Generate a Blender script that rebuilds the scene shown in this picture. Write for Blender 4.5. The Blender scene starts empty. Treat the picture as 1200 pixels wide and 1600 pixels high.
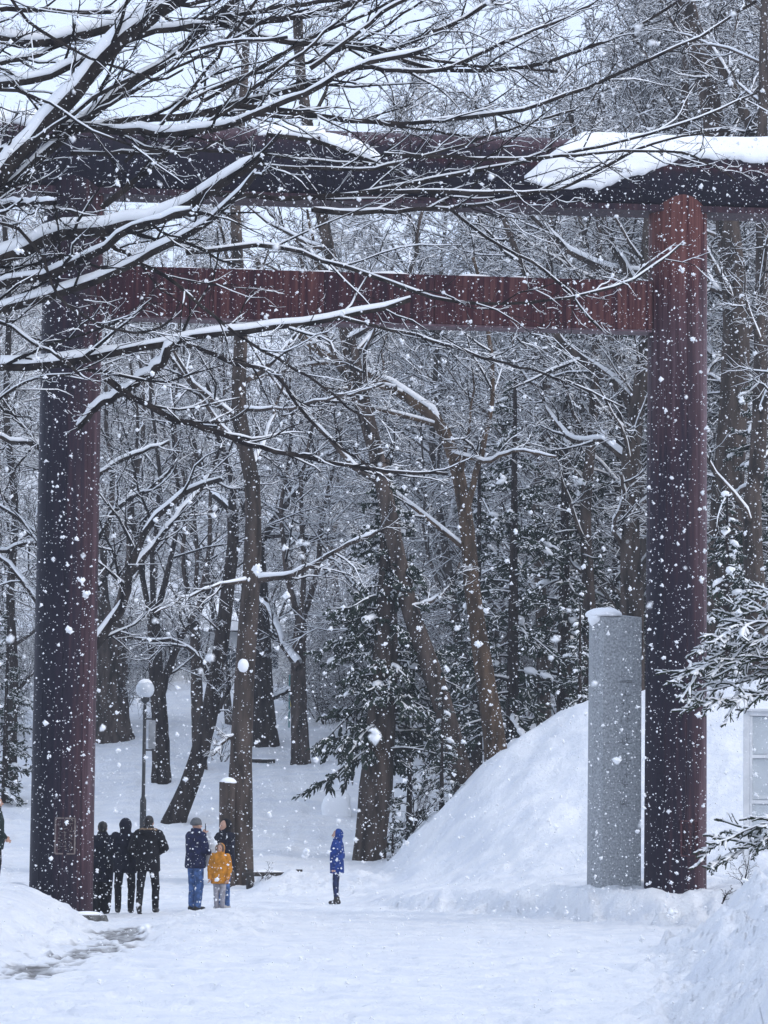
import bpy, math, random
import numpy as np
from mathutils import Matrix, Vector

random.seed(7)
R = math.radians
scene = bpy.context.scene
COL = scene.collection

# ------------------------------------------------------------------ camera
F = 5550.0                       # focal length in photograph pixels (1200 x 1600)
CAM = np.array([0.0, 0.0, 1.6])
PITCH = math.atan2(490.0, F)
ROLL = R(0.65)
cp, sp = math.cos(PITCH), math.sin(PITCH)
FW = np.array([0, cp, sp]); UP0 = np.array([0, -sp, cp]); RT0 = np.array([1.0, 0, 0])
RT = math.cos(ROLL) * RT0 + math.sin(ROLL) * UP0
UPV = -math.sin(ROLL) * RT0 + math.cos(ROLL) * UP0
cam_d = bpy.data.cameras.new('camera')
cam = bpy.data.objects.new('camera', cam_d); COL.objects.link(cam)
cam.matrix_world = Matrix(((RT[0], UPV[0], -FW[0], CAM[0]), (RT[1], UPV[1], -FW[1], CAM[1]),
                           (RT[2], UPV[2], -FW[2], CAM[2]), (0, 0, 0, 1)))
cam_d.sensor_fit = 'VERTICAL'; cam_d.sensor_height = 36.0; cam_d.sensor_width = 27.0
cam_d.lens = F / 1600 * 36.0
cam_d.clip_start = 0.5; cam_d.clip_end = 3000
cam_d.dof.use_dof = True; cam_d.dof.focus_distance = 64.0; cam_d.dof.aperture_fstop = cam_d.lens / 6.5
scene.camera = cam

# ------------------------------------------------------------------ sky, sun, exposure
world = bpy.data.worlds.new('World'); scene.world = world; world.use_nodes = True
nt = world.node_tree; bg = nt.nodes['Background']
sky = nt.nodes.new('ShaderNodeTexSky'); sky.sky_type = 'NISHITA'; sky.sun_disc = False
SUN_EL, SUN_AZ = R(36), R(122)
sky.sun_elevation = SUN_EL; sky.sun_rotation = SUN_AZ
sky.dust_density = 4.0
cloud = nt.nodes.new('ShaderNodeMixRGB'); cloud.inputs[0].default_value = 0.86
cloud.inputs[2].default_value = (6.3, 7.4, 9.7, 1)       # closed, pale blue-white cloud deck
nt.links.new(sky.outputs[0], cloud.inputs[1]); nt.links.new(cloud.outputs[0], bg.inputs[0])
bg.inputs[1].default_value = 0.105
sun_d = bpy.data.lights.new('sun', 'SUN'); sun_d.energy = 0.75; sun_d.angle = R(14); sun_d.color = (1, 0.97, 0.94)
sun = bpy.data.objects.new('sun', sun_d); COL.objects.link(sun)
sd = Vector((math.sin(SUN_AZ) * math.cos(SUN_EL), math.cos(SUN_AZ) * math.cos(SUN_EL), math.sin(SUN_EL)))
sun.rotation_euler = sd.to_track_quat('Z', 'Y').to_euler()
vs = scene.view_settings
vs.view_transform = 'Standard'; vs.look = 'None'; vs.gamma = 1.0; vs.use_curve_mapping = False; vs.exposure = 0.5
scene.render.engine = 'CYCLES'
scene.cycles.max_bounces = 5; scene.cycles.diffuse_bounces = 3; scene.cycles.volume_bounces = 1
scene.cycles.transparent_max_bounces = 8
scene.cycles.adaptive_threshold = 0.02

# ------------------------------------------------------------------ maths helpers
def ray(px, py):
    return FW + RT * ((px - 600.0) / F) - UPV * ((py - 800.0) / F)

def P(px, py, D):
    d = ray(px, py)
    return CAM + d * (D / d[1])

def hash2(ix, iy, seed):
    h = (ix.astype(np.int64) * 374761393 + iy.astype(np.int64) * 668265263 + seed * 974634777) & 0x7fffffff
    h = ((h ^ (h >> 13)) * 1274126177) & 0x7fffffff
    h = h ^ (h >> 16)
    return (h & 0xffff) / 65535.0

def vnoise(x, y, seed=0):
    ix = np.floor(x); iy = np.floor(y); fx = x - ix; fy = y - iy
    fx = fx * fx * (3 - 2 * fx); fy = fy * fy * (3 - 2 * fy)
    a = hash2(ix, iy, seed); b = hash2(ix + 1, iy, seed); c = hash2(ix, iy + 1, seed); d = hash2(ix + 1, iy + 1, seed)
    return (a * (1 - fx) + b * fx) * (1 - fy) + (c * (1 - fx) + d * fx) * fy

def fbm(x, y, o=4, seed=0):
    s = 0; a = 0.5; t = 0
    for i in range(o):
        s = s + a * vnoise(x, y, seed + i * 17); t += a; a *= 0.5; x = x * 2.03 + 5.1; y = y * 2.03 - 3.7
    return s / t

def sm(t):
    t = np.clip(t, 0, 1); return t * t * (3 - 2 * t)

PROF_Y = [0, 74, 80, 84, 92, 100, 108, 115, 122, 140, 152, 200, 300, 420, 700]
PROF_Z = [0, 0, .28, .62, 1.0, 1.7, 2.8, 3.6, 4.4, 6.6, 7.6, 15, 44, 70, 90]
CR_X = [-2, -.3, .0, .56, 1.4, 2.25, 3.2, 4.4, 6, 8.5, 14, 30]
CR_Z = [0, .10, .45, 1.1, 1.85, 2.75, 3.55, 4.35, 4.75, 5.05, 5.4, 6]

def ground(x, y, fine=True):
    """height of the snow surface; second value: how much wet grey slush shows"""
    x = np.asarray(x, float); y = np.asarray(y, float)
    z = np.interp(y, PROF_Y, PROF_Z)
    left = sm((-x - 3) / 12) * sm((y - 75) / 25)
    z = z - left * 0.25
    z = z + (fbm(x * .12, y * .12, 3, 5) - .5) * 1.3 * sm((y - 84) / 30)
    # embankment on the right, behind the gate
    cz = np.interp(x, CR_X, CR_Z)
    y0 = 74.5 - 8.0 * sm(x / 3.2)
    t = np.clip((y - y0) / (80.5 - y0), 0, 1)
    prof = t * (0.72 + .28 * t) + 0.05 * np.sin(t * 9)*t*(1-t)
    mound = cz * prof
    wob = (fbm(x * .9, y * .35, 3, 31) - .5) * .28 * sm(mound / .6)
    z = np.maximum(z, mound + wob)
    # low ploughed bank round the right column and the stone
    edge = np.interp(x, [-.6, .5, 2.0, 3.6, 5, 9, 20], [72, 69.0, 65.5, 61.5, 60.2, 58.5, 57])
    edge = edge + (fbm(x * 1.3, x * 0 + 3, 3, 8) - .5) * 2.4
    hb = np.interp(x, [-.8, .3, 2, 4, 6, 9], [0, .25, .45, .6, .62, .7])
    bank = hb * (.72 + .6 * fbm(x * .9, y * .5, 3, 19)) * sm((y - edge + .4) / (1.2 + 1.6 * vnoise(x * .7, x * 0 + 2.2, 4)))
    z = np.maximum(z, bank + z * .3 * (bank > .05))
    # heap of ploughed snow on the near right
    xe = np.interp(y, [20, 28.4, 38, 47.5, 52, 58], [1.5, 2.15, 3.0, 3.75, 4.6, 6.2])
    xe = xe + (fbm(y * .8, y * 0 + 1.3, 3, 12) - .5) * .7
    heap = 1.06 * sm((x - xe) / 1.75) * (1 - .35 * sm((y - 49) / 8))
    z = np.maximum(z, heap)
    # bank on the near left, under the left column
    xl = np.interp(y, [15, 38, 50, 57, 60.5, 63, 75], [-4.25, -4.05, -4.0, -4.3, -4.75, -5.6, -7.5])
    xl = xl + (fbm(y * .7, y * 0 + 7.3, 3, 14) - .5) * .5
    lb = .56 * sm((xl - x) / 1.55) * (1 - .8 * sm((y - 62.5) / 6))
    z = np.maximum(z, lb)
    # small ridge beside the slush and trampled lumps
    rid = .13 * np.exp(-((x + 2.6) / .75) ** 2) * sm((y - 42) / 10) * (1 - sm((y - 62) / 4))
    z = z + rid
    # snow pushed up round the rail behind the family
    rl = .34 * np.exp(-((y - 78.5) / 2.2) ** 2) * sm((x + 2.9) / .5) * (1 - sm((x + .2) / .6))
    z = z + rl
    if not fine:
        return z
    edgeL = np.exp(-((x - xl + .5) / .6) ** 2) * (y < 63)
    edgeR = np.exp(-((y - edge) / 1.0) ** 2) * sm((x + .3) / .6)
    edgeH = sm((x - xe + .35) / .5) * (y < 58)
    rough = np.clip(edgeL * .6 + edgeR + edgeH * .9 + .35 * sm(rid / .05) + .7 * sm(rl / .1), 0, 1)
    moundm = sm((mound - .2) / .5)
    lum = np.abs(fbm(x * 2.1, y * 1.5, 4, 40) - .5) * 2
    lum2 = np.abs(fbm(x * 4.3 + 9, y * 3.4, 3, 43) - .5) * 2
    z = z + rough * ((lum - .25) * .36 + (lum2 - .25) * .2 + (fbm(x * 9, y * 8, 3, 77) - .5) * .12)
    z = z + moundm * ((fbm(x * 1.2, y * .9, 4, 60) - .5) * .34 + (np.abs(fbm(x * 4, y * 3.4, 3, 62) - .5)) * .17)
    flat = (1 - rough) * (1 - moundm)
    z = z + flat * ((fbm(x * 1.7, y * .9, 4, 22) - .5) * .08 + (fbm(x * 6, y * 2.6, 3, 91) - .5) * .06 - .05 * sm((vnoise(x * 2.9, y * 2.1, 33) - .66) / .12))
    z = z + sm((y - 84) / 6) * (1 - moundm) * (np.abs(fbm(x * .8, y * .4, 3, 51) - .5)) * .3 * (1 - .85 * sm((y - 115) / 40))
    sl = np.exp(-((x - xl - .42) / .42) ** 2) * sm((y - 33) / 6) * (1 - sm((y - 54) / 3))
    slush = sm((sl * 1.15 - .15 + (fbm(x * 4.2, y * 1.6, 5, 66) - .5) * 2.6 - .42) / .2) * sm(sl / .3)
    z = z - .035 * slush
    return z, slush

def gz(x, y):
    return float(ground(np.array([x]), np.array([y]))[0][0])

def hit(px, py):
    """where the ray through a pixel meets the snow"""
    d = ray(px, py); ys = np.linspace(22, 240, 6000)
    pts = CAM + d[None] * (ys / d[1])[:, None]
    g = ground(pts[:, 0], pts[:, 1])[0]
    k = np.argmax(pts[:, 2] < g)
    return pts[k] if pts[k, 2] < g[k] else pts[-1]

# ------------------------------------------------------------------ mesh helpers
def new_mesh(name, v, quads=None, tris=None, smooth=True, polys=None):
    me = bpy.data.meshes.new(name)
    v = np.asarray(v, np.float32).reshape(-1, 3)
    loops = []; sizes = []
    if quads is not None and len(quads): loops.append(np.asarray(quads).reshape(-1)); sizes.append(np.full(len(quads), 4))
    if tris is not None and len(tris): loops.append(np.asarray(tris).reshape(-1)); sizes.append(np.full(len(tris), 3))
    if polys:
        for p in polys: loops.append(np.asarray(p)); sizes.append(np.array([len(p)]))
    loops = np.concatenate(loops).astype(np.int32); sizes = np.concatenate(sizes).astype(np.int32)
    me.vertices.add(len(v)); me.vertices.foreach_set('co', v.reshape(-1))
    me.loops.add(len(loops)); me.loops.foreach_set('vertex_index', loops)
    me.polygons.add(len(sizes))
    me.polygons.foreach_set('loop_start', np.concatenate([[0], np.cumsum(sizes)[:-1]]).astype(np.int32))
    me.update(calc_edges=True)
    me.polygons.foreach_set('use_smooth', np.full(len(sizes), smooth, bool))
    me.validate()
    return me

def obj(name, me, mat=None, parent=None):
    o = bpy.data.objects.new(name, me); COL.objects.link(o)
    if mat is not None and me is not None and not me.materials: me.materials.append(mat)
    if parent is not None: o.parent = parent
    return o

def tag(o, label=None, cat=None, group=None, kind=None):
    if label: o['label'] = label
    if cat: o['category'] = cat
    if group: o['group'] = group
    if kind: o['kind'] = kind
    return o

def thing(name, label, cat, loc=(0, 0, 0), rz=0, group=None):
    o = bpy.data.objects.new(name, None); COL.objects.link(o)
    o.location = loc; o.rotation_euler = (0, 0, rz); o.empty_display_size = .2
    return tag(o, label, cat, group)

def copy_tree(o, parent=None):
    c = o.copy(); COL.objects.link(c); c.parent = parent
    for ch in list(o.children): copy_tree(ch, c)
    return c

class MB:
    """collects polygons for one mesh"""
    def __init__(s): s.v = []; s.f = []
    def add(s, v, f):
        k = len(s.v); s.v += [tuple(p) for p in v]; s.f += [tuple(i + k for i in q) for q in f]; return s
    def box(s, x0, x1, y0, y1, z0, z1):
        v = [(x, y, z) for z in (z0, z1) for y in (y0, y1) for x in (x0, x1)]
        return s.add(v, [(0, 2, 3, 1), (4, 5, 7, 6), (0, 1, 5, 4), (2, 6, 7, 3), (0, 4, 6, 2), (1, 3, 7, 5)])
    def lathe(s, prof, n=24, cx=0, cy=0, sx=1, sy=1):
        k = len(s.v)
        for r, z in prof:
            for i in range(n):
                a = 2 * math.pi * i / n; s.v.append((cx + r * math.cos(a) * sx, cy + r * math.sin(a) * sy, z))
        for j in range(len(prof) - 1):
            for i in range(n):
                s.f.append((k + j * n + i, k + j * n + (i + 1) % n, k + (j + 1) * n + (i + 1) % n, k + (j + 1) * n + i))
        s.f.append(tuple(k + i for i in range(n))[::-1]); s.f.append(tuple(k + (len(prof) - 1) * n + i for i in range(n)))
        return s
    def mesh(s, name, smooth=False, bevel=0):
        me = bpy.data.meshes.new(name); me.from_pydata(s.v, [], s.f); me.update()
        if smooth: me.polygons.foreach_set('use_smooth', np.full(len(me.polygons), True))
        if bevel:
            import bmesh
            bm = bmesh.new(); bm.from_mesh(me)
            bmesh.ops.bevel(bm, geom=bm.edges[:], offset=bevel, segments=2, affect='EDGES', profile=.5)
            bm.to_mesh(me); bm.free()
        return me
    def build(s, name, mat, parent=None, smooth=False, bevel=0):
        return obj(name, s.mesh(name, smooth, bevel), mat, parent)

def nrm(a): return a / (np.linalg.norm(a, axis=-1, keepdims=True) + 1e-9)

def tube_arrays(pts, rad, S, off=None, rz=None):
    """pts [N,P,3], rad [N,P] -> vertices and quads; off: shift of centres; rz: second half-axis"""
    N, Pn, _ = pts.shape
    t = np.empty_like(pts); t[:, 1:-1] = pts[:, 2:] - pts[:, :-2]; t[:, 0] = pts[:, 1] - pts[:, 0]; t[:, -1] = pts[:, -1] - pts[:, -2]
    t = nrm(t); mt = nrm(t.mean(1, keepdims=True))
    ref = np.where(np.abs(mt[..., 2:3]) > .93, np.array([1., .2, 0]), np.array([0, 0, 1.]))
    side = nrm(np.cross(t, np.broadcast_to(ref, t.shape))); up = np.cross(side, t)
    c = pts if off is None else pts + off
    a = np.arange(S) * 2 * math.pi / S + math.pi / 2
    rz = rad if rz is None else rz
    v = c[:, :, None] + side[:, :, None] * (np.cos(a)[None, None, :, None] * rad[:, :, None, None]) \
        + up[:, :, None] * (np.sin(a)[None, None, :, None] * rz[:, :, None, None])
    base = (np.arange(N) * Pn * S)[:, None, None]; j = (np.arange(Pn - 1) * S)[None, :, None]; i = np.arange(S)[None, None, :]
    i2 = (i + 1) % S
    q = np.stack(np.broadcast_arrays(base + j + i, base + j + i2, base + j + S + i2, base + j + S + i), -1).reshape(-1, 4)
    return v.reshape(-1, 3), q

class Geo:
    def __init__(s): s.v = []; s.q = []; s.n = 0
    def add(s, v, q):
        s.v.append(v); s.q.append(q + s.n); s.n += len(v)
    def mesh(s, name, smooth=True):
        return new_mesh(name, np.concatenate(s.v), np.concatenate(s.q), smooth=smooth)

def resample(pl, n):
    """Catmull-Rom through a polyline, n points"""
    p = np.asarray(pl, float)
    if len(p) == 2:
        t = np.linspace(0, 1, n)[:, None]; return p[0] * (1 - t) + p[1] * t
    e = np.concatenate([[2 * p[0] - p[1]], p, [2 * p[-1] - p[-2]]])
    d = np.concatenate([[0], np.cumsum(np.linalg.norm(np.diff(p[:, :3], axis=0), axis=1))]); d /= d[-1]
    u = np.linspace(0, 1, n); k = np.clip(np.searchsorted(d, u, side='right') - 1, 0, len(p) - 2)
    t = ((u - d[k]) / (d[k + 1] - d[k] + 1e-9))[:, None]
    a, b, c, f = e[k], e[k + 1], e[k + 2], e[k + 3]
    return .5 * (2 * b + (c - a) * t + (2 * a - 5 * b + 4 * c - f) * t * t + (3 * b - a - 3 * c + f) * t ** 3)

SNOWK = 0.62
def snow_tubes(geo, pts, rad, S, rng, cover=1.0, k=SNOWK, extra=0.0, fixed=None):
    """snow lying along the upper side of branches"""
    N, Pn, _ = pts.shape
    t = np.empty_like(pts); t[:, 1:-1] = pts[:, 2:] - pts[:, :-2]; t[:, 0] = pts[:, 1] - pts[:, 0]; t[:, -1] = pts[:, -1] - pts[:, -2]
    t = nrm(t); hz = np.clip((1 - t[..., 2] ** 2 - .10) / .42, 0, 1)
    kn = max(3, Pn // 3); nzk = rng.standard_normal((N, kn)) * .42
    u = np.linspace(0, kn - 1.001, Pn); ui = u.astype(int); uf = (u - ui)[None]
    nz = nzk[:, ui] * (1 - uf) + nzk[:, ui + 1] * uf
    pres = np.clip((rng.uniform(-.25, 1.35, (N, 1)) + (cover - 1) if fixed is None else fixed) + nz + .08 * rng.standard_normal((N, Pn)), 0, 1.15)
    h = hz * pres
    r = np.maximum(rad, .0035)
    H = np.minimum((.95 * r + .009) * (k / .62), .17) * h
    a = r * (.35 + .75 * np.minimum(h * 1.6, 1)) * np.minimum(h * 3 + .05, 1) + .10 * H + extra * h
    b = (.5 * H + .2 * r) * np.minimum(h * 3 + .05, 1)
    off = np.zeros_like(pts); off[..., 2] = (r * .82 + H * .38) * np.minimum(h * 2.5, 1)
    a[:, -1] *= .4; b[:, -1] *= .4; a[:, 0] *= .7
    keep = h.max(1) > .12
    if keep.any():
        geo.add(*tube_arrays(pts[keep], a[keep], S, off[keep], b[keep]))

def kids(pts, rad, n, L, ang, rng, Pn, t0=.15, t1=1.0, rise=.0, wob=.25, rk=.6, flat=.0, rmin=.004, rtip=.3, by_len=True):
    """n children per parent branch"""
    N, Pp, _ = pts.shape
    seg = np.linalg.norm(np.diff(pts, axis=1), axis=2); plen = seg.sum(1)
    t = (t0 + (t1 - t0) * (np.arange(n)[None] + rng.uniform(0, 1, (N, n))) / n)
    f = t * (Pp - 1); i = np.clip(f.astype(int), 0, Pp - 2); fr = (f - i)[..., None]
    ar = np.arange(N)[:, None]
    a = pts[ar, i]; b = pts[ar, i + 1]; pos = a * (1 - fr) + b * fr; tan = nrm(b - a)
    pr = rad[ar, i] * (1 - fr[..., 0]) + rad[ar, i + 1] * fr[..., 0]
    rv = rng.standard_normal((N, n, 3)); rv[..., 2] *= (1 - flat)
    perp = nrm(rv - tan * (rv * tan).sum(-1, keepdims=True))
    an = rng.uniform(ang[0], ang[1], (N, n, 1))
    d = nrm(tan * np.cos(an) + perp * np.sin(an))
    ln = rng.uniform(L[0], L[1], (N, n)) * (plen[:, None] if by_len else 1) * (1.15 - .55 * t)
    M = N * n
    p = np.empty((M, Pn, 3)); p[:, 0] = pos.reshape(M, 3); d = d.reshape(M, 3); step = (ln.reshape(M) / (Pn - 1))[:, None]
    for kk in range(1, Pn):
        p[:, kk] = p[:, kk - 1] + d * step
        d = d + rng.standard_normal((M, 3)) * wob; d[:, 2] += rise; d = nrm(d)
    r0 = np.maximum(np.minimum(pr.reshape(M) * rk, ln.reshape(M) * .02 + .003), rmin)
    rr = r0[:, None] * np.linspace(1, rtip, Pn)[None]
    return p, np.maximum(rr, rmin * .6)

# ------------------------------------------------------------------ materials
def mat(name, col=(.5, .5, .5), rough=.8, spec=.3, **kw):
    m = bpy.data.materials.new(name); m.use_nodes = True
    b = m.node_tree.nodes['Principled BSDF']
    b.inputs['Base Color'].default_value = (*col, 1); b.inputs['Roughness'].default_value = rough
    b.inputs['Specular IOR Level'].default_value = spec
    for k, v in kw.items(): b.inputs[k].default_value = v
    return m

def N(m, typ, **kw):
    n = m.node_tree.nodes.new(typ)
    for k, v in kw.items(): setattr(n, k, v)
    return n

def L(m, a, b): m.node_tree.links.new(a, b)

def noise_col(m, c1, c2, scale, detail=6, stretch=(1, 1, 1), lo=.35, hi=.65, coord='Object', bump=0, bump_scale=None, bump_dist=.02):
    tc = N(m, 'ShaderNodeTexCoord'); mp = N(m, 'ShaderNodeMapping'); mp.inputs['Scale'].default_value = stretch
    L(m, tc.outputs[coord], mp.inputs[0])
    nz = N(m, 'ShaderNodeTexNoise'); nz.inputs['Scale'].default_value = scale; nz.inputs['Detail'].default_value = detail
    L(m, mp.outputs[0], nz.inputs['Vector'])
    cr = N(m, 'ShaderNodeValToRGB'); cr.color_ramp.elements[0].position = lo; cr.color_ramp.elements[1].position = hi
    cr.color_ramp.elements[0].color = (*c1, 1); cr.color_ramp.elements[1].color = (*c2, 1)
    L(m, nz.outputs[0], cr.inputs[0]); b = m.node_tree.nodes['Principled BSDF']; L(m, cr.outputs[0], b.inputs['Base Color'])
    if bump:
        n2 = nz
        if bump_scale:
            n2 = N(m, 'ShaderNodeTexNoise'); n2.inputs['Scale'].default_value = bump_scale; n2.inputs['Detail'].default_value = 5
            L(m, mp.outputs[0], n2.inputs['Vector'])
        bp = N(m, 'ShaderNodeBump'); bp.inputs['Strength'].default_value = bump; bp.inputs['Distance'].default_value = bump_dist
        L(m, n2.outputs[0], bp.inputs['Height']); L(m, bp.outputs[0], b.inputs['Normal'])
    return m

SNOW = mat('fresh_snow', (.88, .885, .89), .7, .2)
BARK = noise_col(mat('dark_bark', rough=.9, spec=.1), (.010, .008, .009), (.04, .032, .028), 6, stretch=(1, 1, .25), bump=.8, bump_scale=9, bump_dist=.03)
BARKG = noise_col(mat('grey_brown_bark', rough=.9, spec=.15), (.02, .016, .014), (.09, .068, .056), 5, stretch=(1, 1, .2), bump=.9, bump_scale=8, bump_dist=.04)
BARKB = noise_col(mat('warm_brown_bark', rough=.9, spec=.15), (.04, .028, .02), (.12, .08, .052), 5, stretch=(1, 1, .3), bump=.8, bump_scale=8, bump_dist=.03)
TWIG = mat('twig_bark', (.014, .012, .012), .9, .1)
TWIGF = mat('grey_twig_bark', (.045, .039, .039), .9, .1)
BARKF = noise_col(mat('pale_grey_bark', rough=.9, spec=.15), (.035, .03, .028), (.10, .085, .075), 5, stretch=(1, 1, .25))
NEEDLE = noise_col(mat('cedar_foliage', rough=.8, spec=.15), (.010, .018, .016), (.032, .05, .034), 2.5)
FIRN = noise_col(mat('fir_foliage', rough=.8, spec=.15), (.012, .02, .013), (.035, .05, .022), 4)

gsnow = mat('ground_snow', (.86, .87, .885), .65, .25)
_b = gsnow.node_tree.nodes['Principled BSDF']
at_ = N(gsnow, 'ShaderNodeAttribute', attribute_name='slush')
tc = N(gsnow, 'ShaderNodeTexCoord')
n1 = N(gsnow, 'ShaderNodeTexNoise'); n1.inputs['Scale'].default_value = 1.3; n1.inputs['Detail'].default_value = 8
L(gsnow, tc.outputs['Object'], n1.inputs['Vector'])
cr = N(gsnow, 'ShaderNodeValToRGB'); cr.color_ramp.elements[0].position = .3; cr.color_ramp.elements[1].position = .62
cr.color_ramp.elements[0].color = (.76, .785, .83, 1); cr.color_ramp.elements[1].color = (.89, .895, .9, 1)
L(gsnow, n1.outputs[0], cr.inputs[0])
n3 = N(gsnow, 'ShaderNodeTexNoise'); n3.inputs['Scale'].default_value = 5; n3.inputs['Detail'].default_value = 6
L(gsnow, tc.outputs['Object'], n3.inputs['Vector'])
cr3 = N(gsnow, 'ShaderNodeValToRGB'); cr3.color_ramp.elements[0].color = (.16, .155, .15, 1); cr3.color_ramp.elements[1].color = (.5, .5, .5, 1)
cr3.color_ramp.elements[0].position = .38; cr3.color_ramp.elements[1].position = .62
L(gsnow, n3.outputs[0], cr3.inputs[0])
mx = N(gsnow, 'ShaderNodeMixRGB'); L(gsnow, at_.outputs['Fac'], mx.inputs[0]); L(gsnow, cr.outputs[0], mx.inputs[1]); L(gsnow, cr3.outputs[0], mx.inputs[2])
L(gsnow, mx.outputs[0], _b.inputs['Base Color'])
n2 = N(gsnow, 'ShaderNodeTexNoise'); n2.inputs['Scale'].default_value = 9; n2.inputs['Detail'].default_value = 7; n2.inputs['Roughness'].default_value = .65
L(gsnow, tc.outputs['Object'], n2.inputs['Vector'])
bp = N(gsnow, 'ShaderNodeBump'); bp.inputs['Strength'].default_value = .9; bp.inputs['Distance'].default_value = .09
L(gsnow, n2.outputs[0], bp.inputs['Height']); L(gsnow, bp.outputs[0], _b.inputs['Normal'])

# ------------------------------------------------------------------ the ground
ys = np.concatenate([np.linspace(-40, 22, 14)[:-1], 1 / np.linspace(1 / 22, 1 / 56, 270), np.linspace(56, 84, 200)[1:], np.linspace(84, 160, 80)[1:], np.linspace(160, 330, 40)[1:]])
us = np.concatenate([-np.geomspace(40, 1.25, 20)[:-1], np.linspace(-1.25, 1.25, 275), np.geomspace(1.25, 40, 20)[1:]])
YY, UU = np.meshgrid(ys, us, indexing='ij')
XX = np.clip(UU * (np.maximum(YY, 18) * .108 + .4), -90 + UU, 90 + UU)
ZZ, SL = ground(XX, YY)
ny, nx = YY.shape
idx = np.arange(ny * nx).reshape(ny, nx)
q = np.stack([idx[:-1, :-1], idx[:-1, 1:], idx[1:, 1:], idx[1:, :-1]], -1).reshape(-1, 4)
gm = new_mesh('ground', np.stack([XX, YY, ZZ], -1), q)
att = gm.attributes.new('slush', 'FLOAT', 'POINT'); att.data.foreach_set('value', SL.reshape(-1).astype(np.float32))
tag(obj('ground', gm, gsnow), 'snow covered ground with path, banks and rising slope', kind='structure')

def blob(name, cx, cy, cz, rx, ry, rz, parent, material=None, seed=0, flatb=True, rough=.12, nu=24, nv=12):
    v = []; rng = np.random.default_rng(seed); ph = rng.uniform(0, 6, 6)
    for j in range(nv + 1):
        th = math.pi * j / nv
        for i in range(nu):
            a = 2 * math.pi * i / nu
            x, y, z = math.sin(th) * math.cos(a), math.sin(th) * math.sin(a), math.cos(th)
            k = 1 + rough * (math.sin(3 * x + ph[0]) * math.cos(2.3 * y + ph[1]) + .6 * math.sin(5 * y + 4 * z + ph[2]) + .4 * math.sin(7 * x - 5 * z + ph[3]))
            if flatb and z < 0: z *= .25
            v.append((cx + rx * x * k, cy + ry * y * k, cz + rz * z * k))
    f = [(j * nu + i, (j + 1) * nu + i, (j + 1) * nu + (i + 1) % nu, j * nu + (i + 1) % nu) for j in range(nv) for i in range(nu)]
    return obj(name, new_mesh(name, v, quads=f), material or SNOW, parent)

# ------------------------------------------------------------------ torii gate
STEEL = mat('weathered_steel', rough=.55, spec=.13)
def steel_nodes(m):
    b = m.node_tree.nodes['Principled BSDF']
    tc = N(m, 'ShaderNodeTexCoord')
    def noise(scale, st, det=5, ro=.6):
        mp = N(m, 'ShaderNodeMapping'); mp.inputs['Scale'].default_value = st; L(m, tc.outputs['Object'], mp.inputs[0])
        n = N(m, 'ShaderNodeTexNoise'); n.inputs['Scale'].default_value = scale; n.inputs['Detail'].default_value = det
        n.inputs['Roughness'].default_value = ro; L(m, mp.outputs[0], n.inputs['Vector']); return n.outputs[0]
    def mth(op, a, c, cl=False):
        n = N(m, 'ShaderNodeMath', operation=op); n.use_clamp = cl
        for k, x in enumerate((a, c)):
            if isinstance(x, float): n.inputs[k].default_value = x
            else: L(m, x, n.inputs[k])
        return n.outputs[0]
    streak = noise(13, (1, 1, .03)); big = noise(.55, (1, 1, .5), 4); fine = noise(30, (1, 1, .6), 4)
    tone = N(m, 'ShaderNodeAttribute', attribute_name='tone').outputs['Fac']
    rust = N(m, 'ShaderNodeAttribute', attribute_name='rust').outputs['Fac']
    s = mth('MULTIPLY_ADD', streak, 1.1); m.node_tree.nodes[-1].inputs[2].default_value = -.55
    s2 = mth('MULTIPLY_ADD', big, .7); m.node_tree.nodes[-1].inputs[2].default_value = -.35
    f = mth('ADD', mth('ADD', s, s2), tone, True)
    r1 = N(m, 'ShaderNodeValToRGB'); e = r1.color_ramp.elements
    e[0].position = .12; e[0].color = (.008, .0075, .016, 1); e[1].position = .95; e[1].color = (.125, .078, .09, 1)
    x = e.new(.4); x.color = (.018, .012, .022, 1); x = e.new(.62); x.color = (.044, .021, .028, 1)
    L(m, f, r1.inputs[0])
    f2 = mth('ADD', mth('ADD', mth('MULTIPLY', s, 1.7), s2), rust, True)
    r2 = N(m, 'ShaderNodeValToRGB'); e = r2.color_ramp.elements
    e[0].position = .2; e[0].color = (.012, .004, .008, 1); e[1].position = .98; e[1].color = (.15, .055, .045, 1)
    x = e.new(.6); x.color = (.046, .006, .010, 1)
    L(m, f2, r2.inputs[0])
    mx = N(m, 'ShaderNodeMixRGB'); L(m, rust, mx.inputs[0]); L(m, r1.outputs[0], mx.inputs[1]); L(m, r2.outputs[0], mx.inputs[2])
    L(m, mx.outputs[0], b.inputs['Base Color'])
    rr = mth('MULTIPLY_ADD', fine, .35); m.node_tree.nodes[-1].inputs[2].default_value = .36; L(m, rr, b.inputs['Roughness'])
    bp = N(m, 'ShaderNodeBump'); bp.inputs['Strength'].default_value = .25; bp.inputs['Distance'].default_value = .01
    L(m, streak, bp.inputs['Height']); L(m, bp.outputs[0], b.inputs['Normal'])
steel_nodes(STEEL)

RELIEF = noise_col(mat('worn_bronze', rough=.6, spec=.3), (.10, .08, .075), (.22, .18, .165), 20)
def attrs(me, tone, rust):
    for nm, a in (('tone', tone), ('rust', rust)):
        t = me.attributes.new(nm, 'FLOAT', 'POINT'); t.data.foreach_set('value', np.asarray(a, np.float32))

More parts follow.
